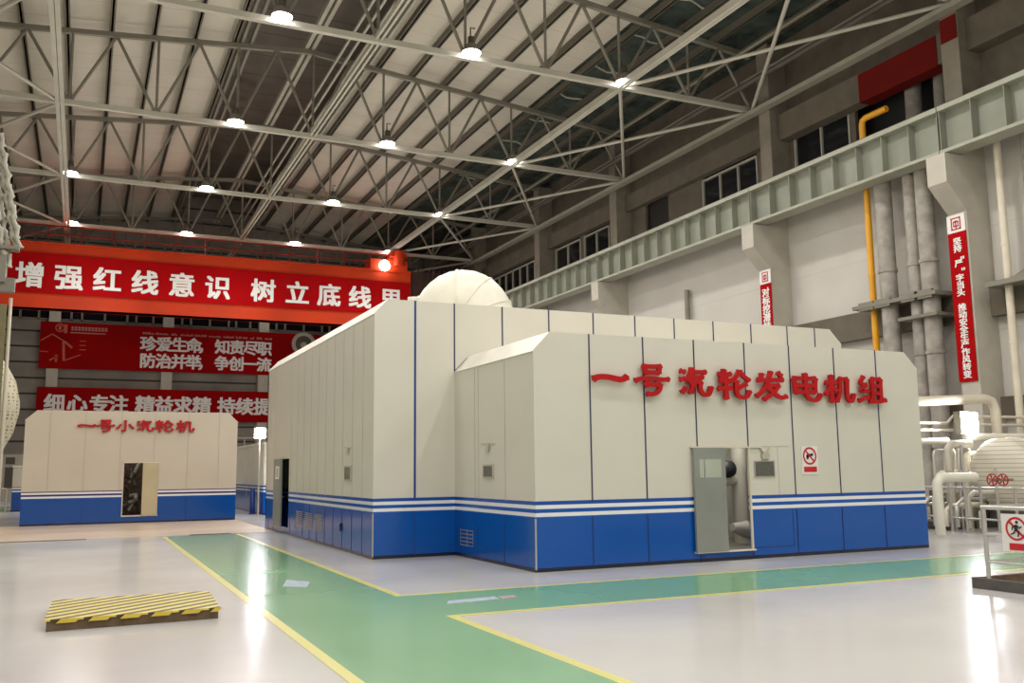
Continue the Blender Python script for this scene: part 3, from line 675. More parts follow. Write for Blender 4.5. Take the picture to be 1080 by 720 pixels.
# --- white crossover duct above the tall block
du = thing('steam_crossover_duct', 'big white insulated pipe bend rising above the tall enclosure', 'pipe', (9.1, 22, 4.9))
path = [(9.2, 21.8, 4.6), (9.2, 21.8, 5.0)]
for a in range(10, 171, 10):
    r_ = math.radians(a); path.append((8.82+.38*math.cos(r_), 21.8+.45*(1-math.cos(r_))/2, 5.20+.66*math.sin(r_)))
path += [(8.44, 22.25, 4.95), (8.44, 22.25, 4.6)]
MB().tube(path, .95, 40).build('bend', M['white_duct'], du)
for q in (4, 7, 10):
    p0 = Vector(path[q]); p1 = Vector(path[q+1]); dd = (p1-p0).normalized()*.02
    MB().tube([p0-dd, p0+dd], .975, 40).build('jacket_band', M['white_duct'], du)
MB().tube([(8.7, 22.3, 5.35), (8.05, 23.0, 5.42), (7.5, 23.6, 5.30), (7.0, 24.4, 4.8)], [.82, .74, .72, .7], 28).build('branch_pipe', M['white_duct'], du)
MB().tube([(8.12, 22.9, 5.42), (8.03, 23.0, 5.42)], .82, 28).build('jacket_band', M['white_duct'], du)
MB().tube([(7.72, 22.4, 4.9), (7.62, 22.45, 6.0)], .10, 12).build('vent_stub', M['white_duct'], du)
m_ = MB(); m_.lathe([(.16, 0), (.16, .10), (.02, .12)], (7.62, 22.45, 5.98), n=14); m_.build('stub_cap', M['white_duct'], du)

# --- small enclosure
SY, SX0, SX1, SZ, SYB = 34.0, -1.72, 4.98, 3.74, 42.0
se = thing('small_turbine_enclosure', 'smaller cream and blue enclosure with red lettering standing left of the main block', 'enclosure', (1.6, 38, 0))
w = MB(); a, b = 1.31, 1.93
w.prism([(SX0, 0), (a, 0), (a, SZ), (SX0+.33, SZ), (SX0, SZ-.32)], 'y', SY, SY+t); w.prism([(b, 0), (SX1, 0), (SX1, SZ-.32), (SX1-.33, SZ), (b, SZ)], 'y', SY, SY+t)
w.box(a, b, SY, SY+t, 0, .26); w.box(a, b, SY, SY+t, 2.0, SZ)
seams_front(w, [-.98, .08, 1.18, 2.24, 3.33, 4.36], SY, 1.09, SZ, 1, .012); seams_front(w, [.08, 3.33], SY, .06, .85, 2, .01)
w.build('front_wall', [M['panel_dark'], M['seam_soft'], M['seam_blue']], se)
w = MB(); w.box(SX0, SX0+t, SY+t, SYB, 0, SZ-.32); w.build('left_wall', M['panel_dark'], se)
w = MB(); w.box(SX1-t, SX1, SY+t, SYB, 0, SZ-.32); w.build('right_wall', M['panel_dark'], se)
w = MB(); w.box(SX0, SX1, SYB-t, SYB, 0, SZ-.32); w.build('rear_wall', M['panel_dark'], se)
w = MB(); w.prism([(SX0-.02, SZ-.33), (SX0+.33, SZ), (SX1-.33, SZ), (SX1+.02, SZ-.33), (SX1-.1, SZ-.4), (SX1-.36, SZ-.08), (SX0+.36, SZ-.08), (SX0+.1, SZ-.4)], 'y', SY+.002, SYB); w.build('roof', M['cap'], se)
fr = MB(); fr.box(a-.03, a, SY-.02, SY, .24, 2.02); fr.box(a-.03, 2.42, SY-.02, SY, 2.0, 2.03); fr.box(a-.03, 2.42, SY-.03, SY, .22, .26); fr.build('door_frame', M['pipe_cream'], se)
dl = MB(); dl.box(1.90, 2.40, SY-.07, SY-.03, .26, 2.0); dl.box(2.33, 2.335, SY-.075, SY-.07, .3, 1.98, 1); dd_ = dl.build('door', [M['door_tan'], M['seam_soft']], se); dd_['label'] = 'tan sliding door leaf'
ob = MB()
random.seed(3)
ob.box(a-.2, b+.3, 35.4, 35.5, 0, 2.6)
mo = tag(ob.build('machine_screen', M['machine']), 'dark brown machinery behind the open door of the smaller enclosure', 'machinery')
mp = thing('machine_valves', 'tangle of small pipes and valves inside the smaller enclosure door', 'machinery', (1.6, 34.8, 0))
for i in range(9):
    x = a+.05+random.random()*.55; z = .3+random.random()*1.5
    MB().tube([(x, 34.7, z), (x+random.uniform(-.3, .3), 34.8, z+random.uniform(-.1, .3)), (x+random.uniform(-.2, .2), 35.0, z+random.uniform(-.3, .3))], .04+random.random()*.05, 8).build('pipe', M[random.choice(['machine', 'steel_mid', 'machine_pale', 'machine'])], mp)
s2 = thing('sign_lettering', 'row of six raised red characters across the smaller enclosure', 'lettering', (1.6, SY-.04, 3.2))
for ch, x in zip('一号小汽轮机', [.10, .68, 1.29, 1.90, 2.52, 3.20]):
    m_ = MB(); brush_char(m_, ch, (x, SY-.02, 3.24), .40, 1.3, .20 if ch == '一' else .16, .06); m_.build('raised_character', M['letter_red'], s2)
# annex and farther enclosures
an = thing('side_enclosure', 'low cream and blue box half hidden behind the left end of the smaller enclosure', 'enclosure', (-1.2, 49, 0))
w = MB(); w.box(-2.8, 1.0, 47.9, 50.5, 0, 2.03); w.build('shell', M['panel_dark'], an)
w = MB(); w.box(-2.84, 1.04, 47.86, 50.54, 2.0, 2.06); w.build('roof', M['cap'], an)
an = thing('next_enclosure', 'farther cream and blue enclosure glimpsed between the two lettered ones', 'enclosure', (10, 43, 0))
w = MB(); w.box(6.45, 14.5, 37.0, 48, 0, 2.75)
for y in (38.2, 39.6, 41): w.box(6.44, 6.45, y-.01, y+.01, .05, 2.7, 1)
w.build('shell', [M['panel'], M['seam_soft']], an)
w = MB(); w.box(6.42, 14.53, 36.97, 48.03, 2.72, 2.80); w.build('roof', M['cap'], an)
bl = MB(); bl.lathe([(.10, .02), (.10, 1.0), (.001, 1.04)], (6.25, 38.2, .0), n=16); bl.lathe([(.16, 0), (.16, .03), (.10, .04)], (6.25, 38.2, 0), n=16)
tag(bl.build('blue_bollard', M['seam_blue']), 'short blue post at the corner of the farther enclosure', 'bollard')
bl = MB(); bl.prism([(5.0, 0), (5.7, 0), (5.0, .55)], 'y', 39.9, 40.1); tag(bl.build('wheel_chock', M['seam_blue']), 'small dark blue wedge on the floor right of the smaller enclosure', 'wedge')

# ------------------------------------------------------------------ orange crane and banners
cr = thing('overhead_crane', 'orange overhead bridge crane spanning the hall behind the wide banner', 'crane', (8, 58, 10.9))
g = MB(); g.box(-7.6, 19.15, 57.05, 57.9, 10.85, 14.55); g.box(-7.6, 19.15, 56.95, 58.0, 10.85, 10.95); g.box(-7.6, 19.15, 56.95, 58.0, 14.5, 14.6); g.build('girder', M['orange'], cr)
g = MB(); g.box(-7.6, 19.15, 60.0, 60.8, 12.8, 15.3); g.build('rear_girder', M['orange_dark'], cr)
g = MB(); g.box(19.15, 23.9, 57.3, 60.5, 12.56, 14.7)
for q in range(12): g.box(19.3+q*.38, 19.38+q*.38, 57.22, 57.3, 12.7, 14.9)
g.build('end_carriage', M['brown_dark'], cr)
r = MB()
for x in [-7.4+1.7*k for k in range(16)]: r.bar((x, 57.1, 14.6), (x, 57.1, 15.6), .06)
for z in (15.1, 15.6): r.bar((-7.5, 57.1, z), (19.1, 57.1, z), .06)
r.build('railing', M['orange_dark'], cr)
r = MB()
for x in [-7.4+1.2*k for k in range(22)]: r.bar((x, 60.4, 15.0), (x, 60.4, 15.9), .05)
r.bar((-7.5, 60.4, 15.9), (19.1, 60.4, 15.9), .08); r.build('rear_railing', M['steel_dark'], cr)
r = MB(); r.box(16.4, 18.9, 57.0, 58.4, 14.6, 15.3); r.box(17.7, 18.8, 56.8, 58.0, 15.5, 15.75); r.tube([(18.3, 56.9, 14.9), (18.3, 56.9, 15.9)], .35, 14)
r.build('hoist_housing', M['orange'], cr)
r = MB(); r.lathe([(.001, -.10), (.30, -.06), (.36, .1), (.25, .3)], (17.3, 56.75, 14.85), axis='y', n=18); r.build('work_lamp', M['lamp'], cr)

b1 = thing('wide_banner', 'very wide red slogan banner hung along the orange crane', 'banner', (7.6, 56.9, 11.65))
m_ = MB()
nx = 60
for i in range(nx):
    x0 = -4.3+(19.05+4.3)*i/nx; x1 = -4.3+(19.05+4.3)*(i+1)/nx
    y0 = 56.88+.012*math.sin(i*1.3); y1 = 56.88+.012*math.sin((i+1)*1.3)
    zt = 13.95-.15*(i/nx)
    m_.add([(x0, y0, 11.66), (x1, y1, 11.66), (x1, y1, zt), (x0, y0, zt)], [(0, 1, 2, 3)], 0)
m_.build('cloth', M['banner_red'], b1)
def printed(ch, c, h, facing, parent, **k):
    m_ = MB(); put_char(m_, ch, c, h, facing, **k); m_.build('printed_character', M['white_letter'], parent)
for ch, x in zip('增强红线意识树立底线思', [-3.08, -1.14, .86, 2.87, 4.9, 6.94, 9.62, 11.7, 13.69, 15.68, 17.76]):
    printed(ch, (x, 56.84, 12.62), 1.30, '-y', b1, wide=1.02, bold=.03)

b2 = thing('slogan_banner', 'red banner with two lines of white slogan, middle one on the far wall', 'banner', (6, 69.5, 8.8))
MB().box(-2.95, 17.5, 69.48, 69.5, 8.75, 11.95).build('cloth', M['banner_red2'], b2)
xs2 = [3.9, 4.95, 5.97, 6.95, 7.75, 8.95, 9.97, 10.98, 11.95]
for ch, x in zip('珍爱生命，知责尽职', xs2): printed(ch, (x, 69.46, 10.70), .96, '-y', b2, bold=.035)
for ch, x in zip('防治并举，争创一流', xs2): printed(ch, (x, 69.46, 9.50), .96, '-y', b2, bold=.035)
m_ = MB(); random.seed(5)
x = 3.5
while x < 12.2:                                     # tiny illegible line above the slogan
    w_ = random.uniform(.3, .9); q = x
    while q < x+w_: m_.box(q, q+.07, 69.45, 69.47, 11.38, 11.38+random.uniform(.08, .17)); q += .11
    x += w_+.18
x = -1.05
while x < 1.1: m_.box(x, x+.15, 69.45, 69.47, 11.42, 11.68); m_.box(x+.02, x+.13, 69.44, 69.46, 11.52, 11.56, 1); x += .21
m_.box(-1.1, 1.1, 69.45, 69.47, 11.22, 11.29)
m_.build('small_print', [mat('faded pink print', (.50, .20, .18), .6), M['banner_red2']], b2)
m_ = MB()                                           # faint company mark and faded lifting crane drawing
m_.disc((-1.75, 69.47, 11.55), .30, '-y', .01, r_in=.22); m_.box(-1.85, -1.66, 69.45, 69.47, 11.4, 11.7); m_.box(-1.5, -1.3, 69.45, 69.47, 11.2, 11.8)
for p, q, w_ in (((-2.9, 10.62), (-2.2, 11.1), .08), ((-2.2, 11.1), (-1.43, 10.62), .08), ((-1.43, 10.62), (-.95, 10.2), .14), ((-1.5, 10.6), (-1.42, 9.3), .16), ((-1.42, 9.3), (-.4, 9.75), .07), ((-2.3, 9.3), (-1.8, 9.6), .1), ((-1.9, 9.2), (-1.9, 9.7), .14), ((-.5, 10.7), (-.1, 10.7), .06), ((-.5, 10.4), (-.1, 10.4), .06), ((-.5, 10.1), (-.1, 10.1), .06), ((-2.9, 9.9), (-2.4, 9.88), .05)):
    m_.bar((p[0], 69.46, p[1]), (q[0], 69.46, q[1]), w_, .01, 0, up=(0, 1, 0))
m_.build('faded_drawing', mat('faded orange print', (.52, .10, .05), .6), b2)
m_ = MB(); m_.disc((14.85, 69.48, 11.2), .9, '-y', .01, 32, 0, .62); m_.disc((14.85, 69.48, 11.2), .6, '-y', .012, 32, 1); m_.disc((14.85, 69.48, 11.1), .25, '-y', .02, 20, 0)
m_.disc((16.6, 69.48, 11.3), .55, '-y', .01, 32, 0, .35)
m_.build('round_emblem', [M['steel_light'], M['steel_dark']], b2)

b3 = thing('slogan_banner', 'red banner with one row of white slogan just above the smaller enclosure', 'banner', (6, 69.5, 5.2))
MB().box(-2.95, 17.5, 69.48, 69.5, 5.25, 7.5).build('cloth', M['banner_red2'], b3)
for ch, x in zip('细心专注精益求精持续提升', [-1.85, -.45, .93, 2.14, 3.85, 5.1, 6.36, 7.65, 9.36, 10.63, 11.9, 13.2]):
    printed(ch, (x, 69.46, 6.38), 1.14, '-y', b3, bold=.035)

def column_banner(y, ztop_, zbot, text, label):
    o = thing('column_banner', label, 'banner', (23.76, y+.1, zbot)); yc = y+.10; h = .63
    MB().box(23.76, 23.785, yc-h/2, yc+h/2, zbot, ztop_-.55).build('cloth', M['banner_red'], o)
    MB().box(23.755, 23.785, yc-h/2, yc+h/2, ztop_-.55, ztop_).build('emblem_plate', M['sign_white'], o)
    e = MB(); zc = ztop_-.28
    for r0, r1, a0, a1 in ((0, 0, 0, 0),):
        e.box(23.745, 23.757, yc-.17, yc-.13, zc-.19, zc+.19); e.box(23.745, 23.757, yc+.13, yc+.17, zc-.19, zc+.19)
        e.box(23.745, 23.757, yc-.17, yc+.17, zc+.15, zc+.19); e.box(23.745, 23.757, yc-.17, yc+.17, zc-.19, zc-.15)
        e.box(23.745, 23.757, yc-.02, yc+.02, zc-.15, zc+.1); e.box(23.745, 23.757, yc-.09, yc+.09, zc+.04, zc+.08); e.box(23.745, 23.757, yc-.09, yc+.09, zc-.10, zc-.06)
        e.box(23.745, 23.757, yc-.09, yc-.06, zc-.1, zc+.08); e.box(23.745, 23.757, yc+.06, yc+.09, zc-.1, zc+.08)
    e.build('emblem', M['sign_red'], o)
    z = ztop_-.72
    pitch = (z-zbot-.1)/len(text)
    for ch in text:
        if ch != ' ':
            if ch in '“”':
                m_ = MB(); zq = z-pitch*.75 if ch == '“' else z-pitch*.3; m_.box(23.745, 23.757, yc-.20, yc-.15, zq-.06, zq+.02); m_.box(23.745, 23.757, yc-.12, yc-.08, zq-.06, zq+.02); m_.build('quotation_mark', M['white_letter'], o)
            else: printed(ch, (23.75, yc, z-pitch/2), pitch*.92, '-x', o, wide=1.25, bold=.035)
        z -= pitch
column_banner(18.95+.05, 9.15, 4.06, '坚持“严”字当头 推动安全生产作风转变', 'long narrow red vertical banner on the nearest pale column')
column_banner(27.70, 9.2, 6.4, '对标挖潜持续', 'shorter red vertical banner on the column above the tall enclosure')

# ------------------------------------------------------------------ pipes on the right wall
def vpipe(name, x, y, r, z0, z1, m, label):
    p = MB()
    if z1 > 14.5: p.tube([(x, y, z0), (x, y, 11.9), (x+.1, y, 12.25), (x+.5, y, 12.5), (25.5, y, 12.75), (25.75, y, 13.1), (25.8, y, z1)], r, 16)
    elif m == 'pipe_yellow': p.tube([(x, y, z0), (x, y, 13.3), (x, y-.05, 13.45), (x, y-.2, 13.5), (x, y-1.1, 13.5)], r, 16)
    else: p.tube([(x, y, z0), (x, y, z1)], r, 16)
    for z in (2.2, 5.1, 8.0):
        if z0 < z < z1: p.tube([(x, y, z-.05), (x, y, z+.05)], r*1.12, 16)
    return tag(p.build(name, M[m]), label, 'pipe', 'tall pipes on the right wall')
vpipe('gas_pipe', 24.0, 22.72, .11, 0, 14.2, 'pipe_yellow', 'yellow vertical pipe, the only yellow one on the right wall')
vpipe('wall_pipe', 24.0, 22.03, .28, 0, 15.0, 'pipe_grey', 'thick grey vertical pipe right beside the yellow pipe')
vpipe('wall_pipe', 24.0, 20.92, .21, 0, 15.0, 'pipe_grey', 'slimmer grey vertical pipe, second right of the yellow pipe')
vpipe('wall_pipe', 24.0, 20.38, .27, 0, 15.0, 'pipe_grey', 'thick grey vertical pipe just left of the banner column')
vpipe('wall_pipe', 24.2, 17.85, .11, 0, 11.5, 'pipe_cream', 'thin pale vertical pipe right of the banner column')
vpipe('wall_pipe', 24.45, 17.2, .08, 0, 11.5, 'pipe_grey', 'thin grey pipe close to the right edge beyond banner column')
vpipe('wall_pipe', 24.6, 34.1, .12, 5.0, 9.6, 'steel_mid', 'short dark pipe on the white wall above the tall enclosure')
p = MB(); p.box(23.6, 24.5, 19.9, 23.3, 6.85, 6.97); p.box(23.6, 24.5, 19.9, 21.4, 6.2, 6.3)
for y in (20.38, 20.92, 22.03, 22.72): p.box(23.62, 23.75, y-.32, y+.32, 6.78, 7.05)
tag(p.build('pipe_support', M['steel_mid']), 'steel clamp bracket holding the tall grey pipes at mid height', 'bracket')
p = MB(); p.prism([(24.5, 7.2), (24.0, 6.95), (24.0, 6.9), (24.8, 6.9), (24.8, 7.4)], 'y', 16.9, 17.6); p.box(23.8, 24.5, 16.2, 18.3, 6.75, 6.9)
tag(p.build('pipe_support', M['steel_mid']), 'small wall bracket right of the banner column', 'bracket')
# horizontal pipework in front of the column
def hp(path, r, m, label, name='process_pipe'):
    return tag(MB().tube(path, r, 12).build(name, M[m]), label, 'pipe', 'pipework beside the big tank')
hp([(18.6, 17.5, 3.22), (22.35, 17.5, 3.40), (22.62, 17.5, 3.34), (22.74, 17.5, 3.1), (22.72, 17.5, .9)], .13, 'pipe_cream', 'cream pipe running level then turning down beside the banner column')
hp([(18.9, 17.6, 2.73), (20.95, 17.6, 2.73), (21.2, 17.6, 2.92), (24.6, 17.6, 2.92)], .04, 'pipe_cream', 'upper thin cream pipe with a small step')
hp([(18.9, 17.6, 2.54), (21.25, 17.6, 2.54), (21.5, 17.6, 2.70), (24.6, 17.6, 2.70)], .04, 'pipe_cream', 'lower thin cream pipe with a small step')
hp([(19.72, 17.0, .1), (19.70, 17.0, 1.15), (19.76, 17.0, 1.3), (19.92, 17.0, 1.38), (20.6, 17.0, 1.38)], .11, 'pipe_cream', 'upright cream pipe with an elbow near the enclosure corner')
hp([(17.75, 15.3, .06), (17.75, 15.3, 1.2), (17.85, 15.3, 1.32), (18.0, 15.3, 1.34), (19.0, 15.3, 1.34)], .11, 'white_duct', 'white horizontal pipe pointing to the red valve wheels')
hp([(19.4, 17.2, 2.22), (20.4, 17.2, 2.25), (20.6, 17.2, 1.9), (20.6, 17.2, .4)], .09, 'pipe_cream', 'cream pipe bending down behind the railing')
hp([(20.9, 16.9, 2.15), (20.2, 16.9, 2.15), (20.05, 16.9, 2.0), (20.05, 16.9, .2)], .11, 'machine_pale', 'beige pipe bending down left of the tank')
hp([(21.1, 17.2, 2.35), (23.6, 17.2, 2.35)], .10, 'white_duct', 'white level pipe just above the tank')
hp([(19.9, 17.8, 2.35), (19.9, 17.8, .1)], .07, 'pipe_cream', 'slim upright pipe right behind the enclosure corner')
for j, (x, z, r, m_n) in enumerate(((19.58, 2.0, .035, 'steel_shiny'), (20.15, 2.15, .08, 'machine_pale'), (20.45, 2.12, .045, 'steel_shiny'), (20.75, 1.9, .07, 'pipe_cream'), (21.0, 1.6, .04, 'steel_mid'))):
    hp([(x, 16.93, 0), (x, 16.93, z-.12), (x+.04, 16.93, z-.03), (x+.14, 16.93, z), (x+.5, 16.93, z)], r, m_n, 'upright pipe with bent top in front of the tank end, %s from the enclosure' % ORD[j])
random.seed(11)
for j in range(7):
    y = 17.6-.33*j; z = .5+.16*(j % 3)
    hp([(19.5, y, .12), (19.5, y, z), (19.7, y, z+.12), (20.9, y+random.uniform(-.1, .1), z+.12)], .05+.02*(j % 2), ['pipe_cream', 'steel_shiny', 'machine_pale'][j % 3], 'small low pipe by the railing, %s from the enclosure corner' % ORD[j])
# equipment skid
sk = thing('pump_skid', 'dark pump skid with small valves under the tank', 'machinery', (20.6, 16.2, 0))
MB().box(19.9, 24.2, 16.95, 18.4, 0, .18).build('base', M['rubber'], sk)
MB().box(20.9, 23.6, 17.75, 18.3, .18, .95).build('casing', M['steel_dark'], sk)
for j in range(8):
    x = 20.05+.33*j; y = 17.25+.2*(j % 2)
    m_ = MB(); m_.lathe([(.10, 0), (.10, .25), (.16, .25), (.16, .3), (.07, .32), (.03, .5), (.12, .52), (.12, .55), (.001, .56)], (x, y, .18+.1*(j % 3)), n=12)
    m_.build('valve', M[['steel_shiny', 'pipe_cream', 'steel_mid'][j % 3]], sk)
# big horizontal tank
tk = thing('heater_tank', 'big cream ribbed horizontal tank behind the barrier on the right', 'tank', (22, 15.9, .5))
R_ = .86; tc = (20.45, 15.9, 1.42)
m_ = MB(); m_.lathe([(R_, .25), (R_, 3.6), (.7, 3.9), (.01, 4.0)], tc, axis='x', n=40); m_.build('shell', M['jacket'], tk)
m_ = MB(); m_.lathe([(.01, -.06), (.4, -.04), (.65, .03), (.79, .12), (R_, .25)], tc, axis='x', n=40); m_.build('end_cap', M['jacket'], tk)
for x in (21.1, 22.3, 23.5): m_ = MB(); m_.lathe([(R_+.005, 0), (R_+.02, .01), (R_+.02, .05), (R_+.005, .06)], (x, 15.9, 1.42), axis='x', n=40); m_.build('strap', M['cap'], tk)
for x in (21.2, 23.6): MB().prism([(15.3, 0.0), (16.5, 0.0), (16.4, .78), (15.4, .78)], 'x', x, x+.2).build('saddle', M['steel_mid'], tk)
def wheel(x, y, z, r, label):
    t = thing('valve_wheel', label, 'valve', (x, y, z), 'red valve wheels in front of the tank')
    n_ = 20; pts = [(x, y+r*math.cos(2*PI*k/n_), z+r*math.sin(2*PI*k/n_)) for k in range(n_+1)]
    MB().tube(pts, .014, 8, caps=False).build('rim', M['letter_red'], t)
    m_ = MB()
    for k in range(3):
        a_ = PI*k/3+.3; m_.bar((x, y-r*math.cos(a_), z-r*math.sin(a_)), (x, y+r*math.cos(a_), z+r*math.sin(a_)), .02)
    m_.build('spokes', M['letter_red'], t)
    MB().tube([(x-.05, y, z), (x+.32, y, z)], .03, 10).build('stem', M['steel_mid'], t)
wheel(18.70, 14.62, 1.28, .13, 'red valve wheel nearer the white pipe end')
wheel(18.90, 14.50, 1.28, .13, 'red valve wheel farther along towards the right edge')
# yard railing in front of the skid
rl = thing('guard_railing', 'galvanised railing along the pipework at the right', 'railing', (19.4, 16, 0))
posts = [(19.75, 17.45, 1.5), (19.62, 16.95, 1.1), (19.5, 16.45, 1.5), (19.42, 15.95, 2.1), (19.33, 15.45, 1.2), (19.25, 14.95, 1.55), (19.2, 14.45, 1.1), (19.15, 13.95, 1.1), (19.1, 13.45, 1.1)]
for x, y, h in posts: MB().tube([(x, y, 0), (x, y, h)], .035, 10).build('post', M['steel_shiny'], rl)
for z in (.35, 1.08): MB().tube([(p_[0], p_[1], z) for p_ in posts], .025, 8).build('rail', M['steel_shiny'], rl)
# floodlight by the column and one at the far corner
def flood(x, y, z, d, label, e, rot, s=1.0):
    t = thing('floodlight', label, 'lamp', (x, y, z))
    m_ = MB(); m_.box(x-.22*s, x+.22*s, y+.02, y+.16*s, z-.20*s, z+.20*s); m_.build('housing', M['steel_mid'], t)
    m_ = MB(); m_.box(x-.19*s, x+.19*s, y-.005, y+.018, z-.17*s, z+.17*s); m_.build('lens', M['flood'], t)
    MB().tube([(x, y+.1, z-.2*s), (x, y+.1, 0)], .03, 8).build('pole', M['steel_light'], t)
    l = bpy.data.lights.new('floodlight beam', 'AREA'); l.energy = e; l.size = .35*s
    o = bpy.data.objects.new('floodlight beam', l); COL.objects.link(o); o.location = (x, y-.06, z)
    o.rotation_euler = (math.radians(78), 0, rot)
flood(21.25, 17.12, 2.72, 1, 'bright floodlight at the foot of the banner column', 210, .75, 1.5)
flood(6.05, 35.6, 3.1, 1, 'bright floodlight between the two lettered enclosures', 120, .1)

# ------------------------------------------------------------------ barrier with sign
ba = thing('barrier', 'steel pipe barrier on a dark kickboard at the right edge', 'barrier', (12, 8.2, 0))
BX, BY0, BY1, BX1 = 10.93, 7.1, 8.98, 14.0
MB().box(BX, BX+.06, BY0, BY1, 0, .14).build('kickboard', M['rubber'], ba)
MB().box(BX+.06, BX1, BY1-.06, BY1, 0, .14).build('kickboard', M['wood_brown'], ba)
MB().box(BX+.06, BX1, BY0, BY0+.06, 0, .14).build('kickboard', M['wood_brown'], ba)
for x, y in ((BX+.06, 8.76), (BX+.06, BY0+.15), (BX1-.1, 8.76), (BX1-.1, BY0+.15)): MB().tube([(x, y, 0), (x, y, 1.07)], .028, 12).build('post', M['steel_shiny'], ba)
for z in (.36, .72, 1.07):
    MB().tube([(BX+.06, 8.79, z), (BX+.06, BY0+.12, z)], .028 if z > 1 else .018, 12).build('rail', M['steel_shiny'], ba)
    MB().tube([(BX+.06, 8.76, z), (BX1-.1, 8.76, z)], .028 if z > 1 else .018, 12).build('rail', M['steel_shiny'], ba)
s = thing('no_entry_sign', 'white sign with a crossed out walking figure hung on the barrier', 'sign', (10.92, 8.2, .5))
MB().box(10.925, 10.94, 7.98, 8.46, .52, 1.0).build('sign_plate', M['sign_white'], s)
p = MB(); cc_ = (10.924, 8.25, .815)
p.disc(cc_, .150, '-x', .003, 40, 0, .122); p.bar((10.918, cc_[1]+.09, cc_[2]+.09), (10.918, cc_[1]-.09, cc_[2]-.09), .028, .003, 0, up=(1, 0, 0)); p.box(10.918, 10.924, 8.02, 8.36, .545, .63)
runner(p, cc_, .2, '-x', 1); p.build('sign_print', [M['sign_red'], M['black']], s)

# ------------------------------------------------------------------ striped cover plate and floor stickers
pl = thing('cover_plate', 'low wooden platform with yellow and black diagonal stripes on the floor', 'platform', (.6, 12.1, 0))
MB().prism([(-.26, 11.26), (1.50, 11.30), (1.56, 12.88), (-.22, 12.92)], 'z', .0, .105).build('timber_base', M['wood_brown'], pl)
MB().prism([(-.28, 11.24), (1.52, 11.28), (1.58, 12.9), (-.24, 12.94)], 'z', .105, .125).build('striped_top', M['hazard'], pl)
m_ = MB()
for q in range(6):
    x0 = -.14+.315*q; x1 = min(x0+.19, 1.52)
    m_.add([(x0-.03, 11.235+.022*(x0+.28)/1.8, .082), (x1-.03, 11.235+.022*(x1+.28)/1.8, .082), (x1+.02, 11.235+.022*(x1+.28)/1.8, .126), (x0+.02, 11.235+.022*(x0+.28)/1.8, .126)], [(0, 1, 2, 3)], 0)
m_.build('edge_tape', mat('yellow tape', (.66, .50, .06), .5), pl)
st = MB(); st.prism([(2.72, 13.85), (3.02, 13.6), (3.2, 14.2), (2.95, 14.7)], 'z', .0045, .008)
tag(st.build('floor_sticker', M['sticker']), 'pale blue floor sticker on the green walkway left of the block corner', 'sticker')
st = MB(); st.prism([(4.18, 11.02), (4.95, 11.12), (4.97, 11.36), (4.3, 11.28)], 'z', .0045, .008)
tag(st.build('floor_sticker', M['sticker']), 'pale blue floor sticker where the green walkway turns right', 'sticker')
st = MB(); st.prism([(4.98, 11.12), (5.22, 11.16), (5.24, 11.36), (5.02, 11.34)], 'z', .0045, .008)
tag(st.build('floor_sticker', M['sticker_red']), 'small faded pink sticker at the right end of the blue one', 'sticker')

# ------------------------------------------------------------------ objects at the left edge
ms = thing('steel_mast', 'olive steel mast with a pale conduit at the left edge', 'mast', (-3.45, 47, 0))
MB().box(-3.85, -3.42, 46.9, 47.3, 0, 9.3).build('post', mat('olive paint', (.22, .20, .10), .6), ms)
MB().tube([(-3.26, 47, 0.2), (-3.26, 47, 9.6)], .08, 10).build('conduit', M['pipe_cream'], ms)
m_ = MB(); m_.lathe([(.05, -2.55), (.35, -2.1), (.78, -1.2), (.98, -.3), (1.0, 0), (.98, .3), (.78, 1.2), (.35, 2.0), (.05, 2.4)], (-3.72, 48.6, 4.75), n=32)
tag(m_.build('perforated_drum', M['perf']), 'bulging perforated cream drum behind the mast at the left edge', 'drum')
m_ = MB(); m_.tube([(-6.5, 45, 1.05), (-2.95, 46.8, 1.05)], .03, 8); m_.tube([(-2.95, 46.8, 0), (-2.95, 46.8, 1.05)], .03, 8); m_.tube([(-6.5, 45, 0), (-6.5, 45, 1.05)], .03, 8)
tag(m_.build('hand_rail', M['steel_light']), 'low pale handrail at the left edge near the mast', 'railing')
ch = thing('chain_bundle', 'bundle of beaded grey hanging cables at the left edge under the roof', 'chain', (-2.5, 30, 8))
random.seed(2)
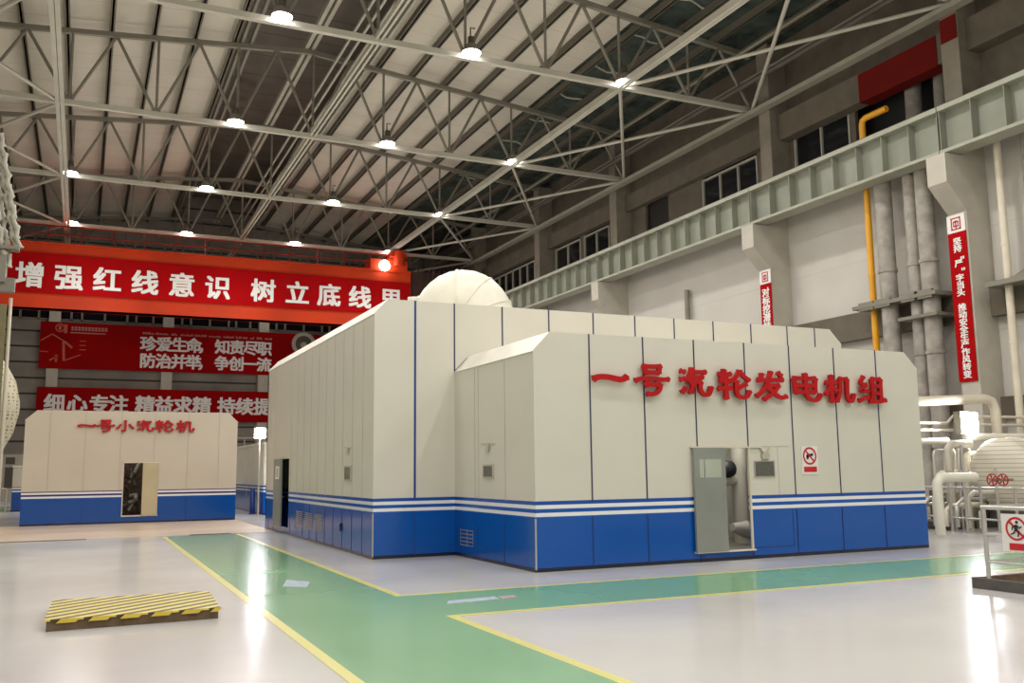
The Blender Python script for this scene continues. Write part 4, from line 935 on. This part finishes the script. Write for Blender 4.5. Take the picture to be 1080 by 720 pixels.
for j in range(13):                                   # strands slanting outwards as they come down
    top = Vector((-2.62-.10*j, 30+.12*(j % 3), 11.6-.05*j)); bot = Vector((-1.95-.12*j, 30+.12*(j % 3), 7.95+random.uniform(-.3, .3)))
    pts, rr = [], []
    for k in range(45):
        t_ = k/44; p_ = top.lerp(bot, t_); p_.x += .03*math.sin(k*.9+j); pts.append(tuple(p_)); rr.append(.105 if k % 4 == 0 else .06)
    MB().tube(pts, rr, 8).build('cable', M['steel_light'], ch)
m_ = MB(); m_.box(-3.3, -2.25, 29.8, 30.4, 7.15, 7.95); m_.box(-2.4, -2.0, 29.9, 30.2, 6.9, 7.3); m_.box(-3.3, -1.95, 29.85, 30.3, 8.15, 8.25); m_.build('hook_block', M['steel_mid'], ch)
m_ = MB(); m_.box(-3.2, -2.45, 29.78, 29.8, 7.2, 7.75); m_.build('inspection_cover', M['white_letter'], ch)
MB().tube([(-3.1, 30.1, 7.2), (-3.1, 30.1, 19.0)], .03, 8).build('hoist_rope', M['steel_dark'], ch)

# ------------------------------------------------------------------ world, camera, colour
wd = bpy.data.worlds.new('World'); bpy.context.scene.world = wd; wd.use_nodes = True
wd.node_tree.nodes['Background'].inputs[0].default_value = (.02, .025, .035, 1); wd.node_tree.nodes['Background'].inputs[1].default_value = 1
f, yw, pt, rl_ = 974.525, .43430, .13709, -.011718
fw = Vector((math.sin(yw)*math.cos(pt), math.cos(yw)*math.cos(pt), math.sin(pt)))
rt = Vector((math.cos(yw), -math.sin(yw), 0)); up = rt.cross(fw)
rt, up = math.cos(rl_)*rt+math.sin(rl_)*up, -math.sin(rl_)*rt+math.cos(rl_)*up
cam = bpy.data.cameras.new('camera'); co = bpy.data.objects.new('camera', cam); COL.objects.link(co)
cam.sensor_width = 36; cam.lens = f/1080*36; cam.clip_end = 300; cam.clip_start = .05
R3 = Matrix((rt, up, -fw)).transposed().to_4x4(); R3.translation = Vector((0, 0, 1.65)); co.matrix_world = R3
sc = bpy.context.scene; sc.camera = co
sc.view_settings.view_transform = 'Standard'; sc.view_settings.look = 'None'; sc.view_settings.exposure = -0.1
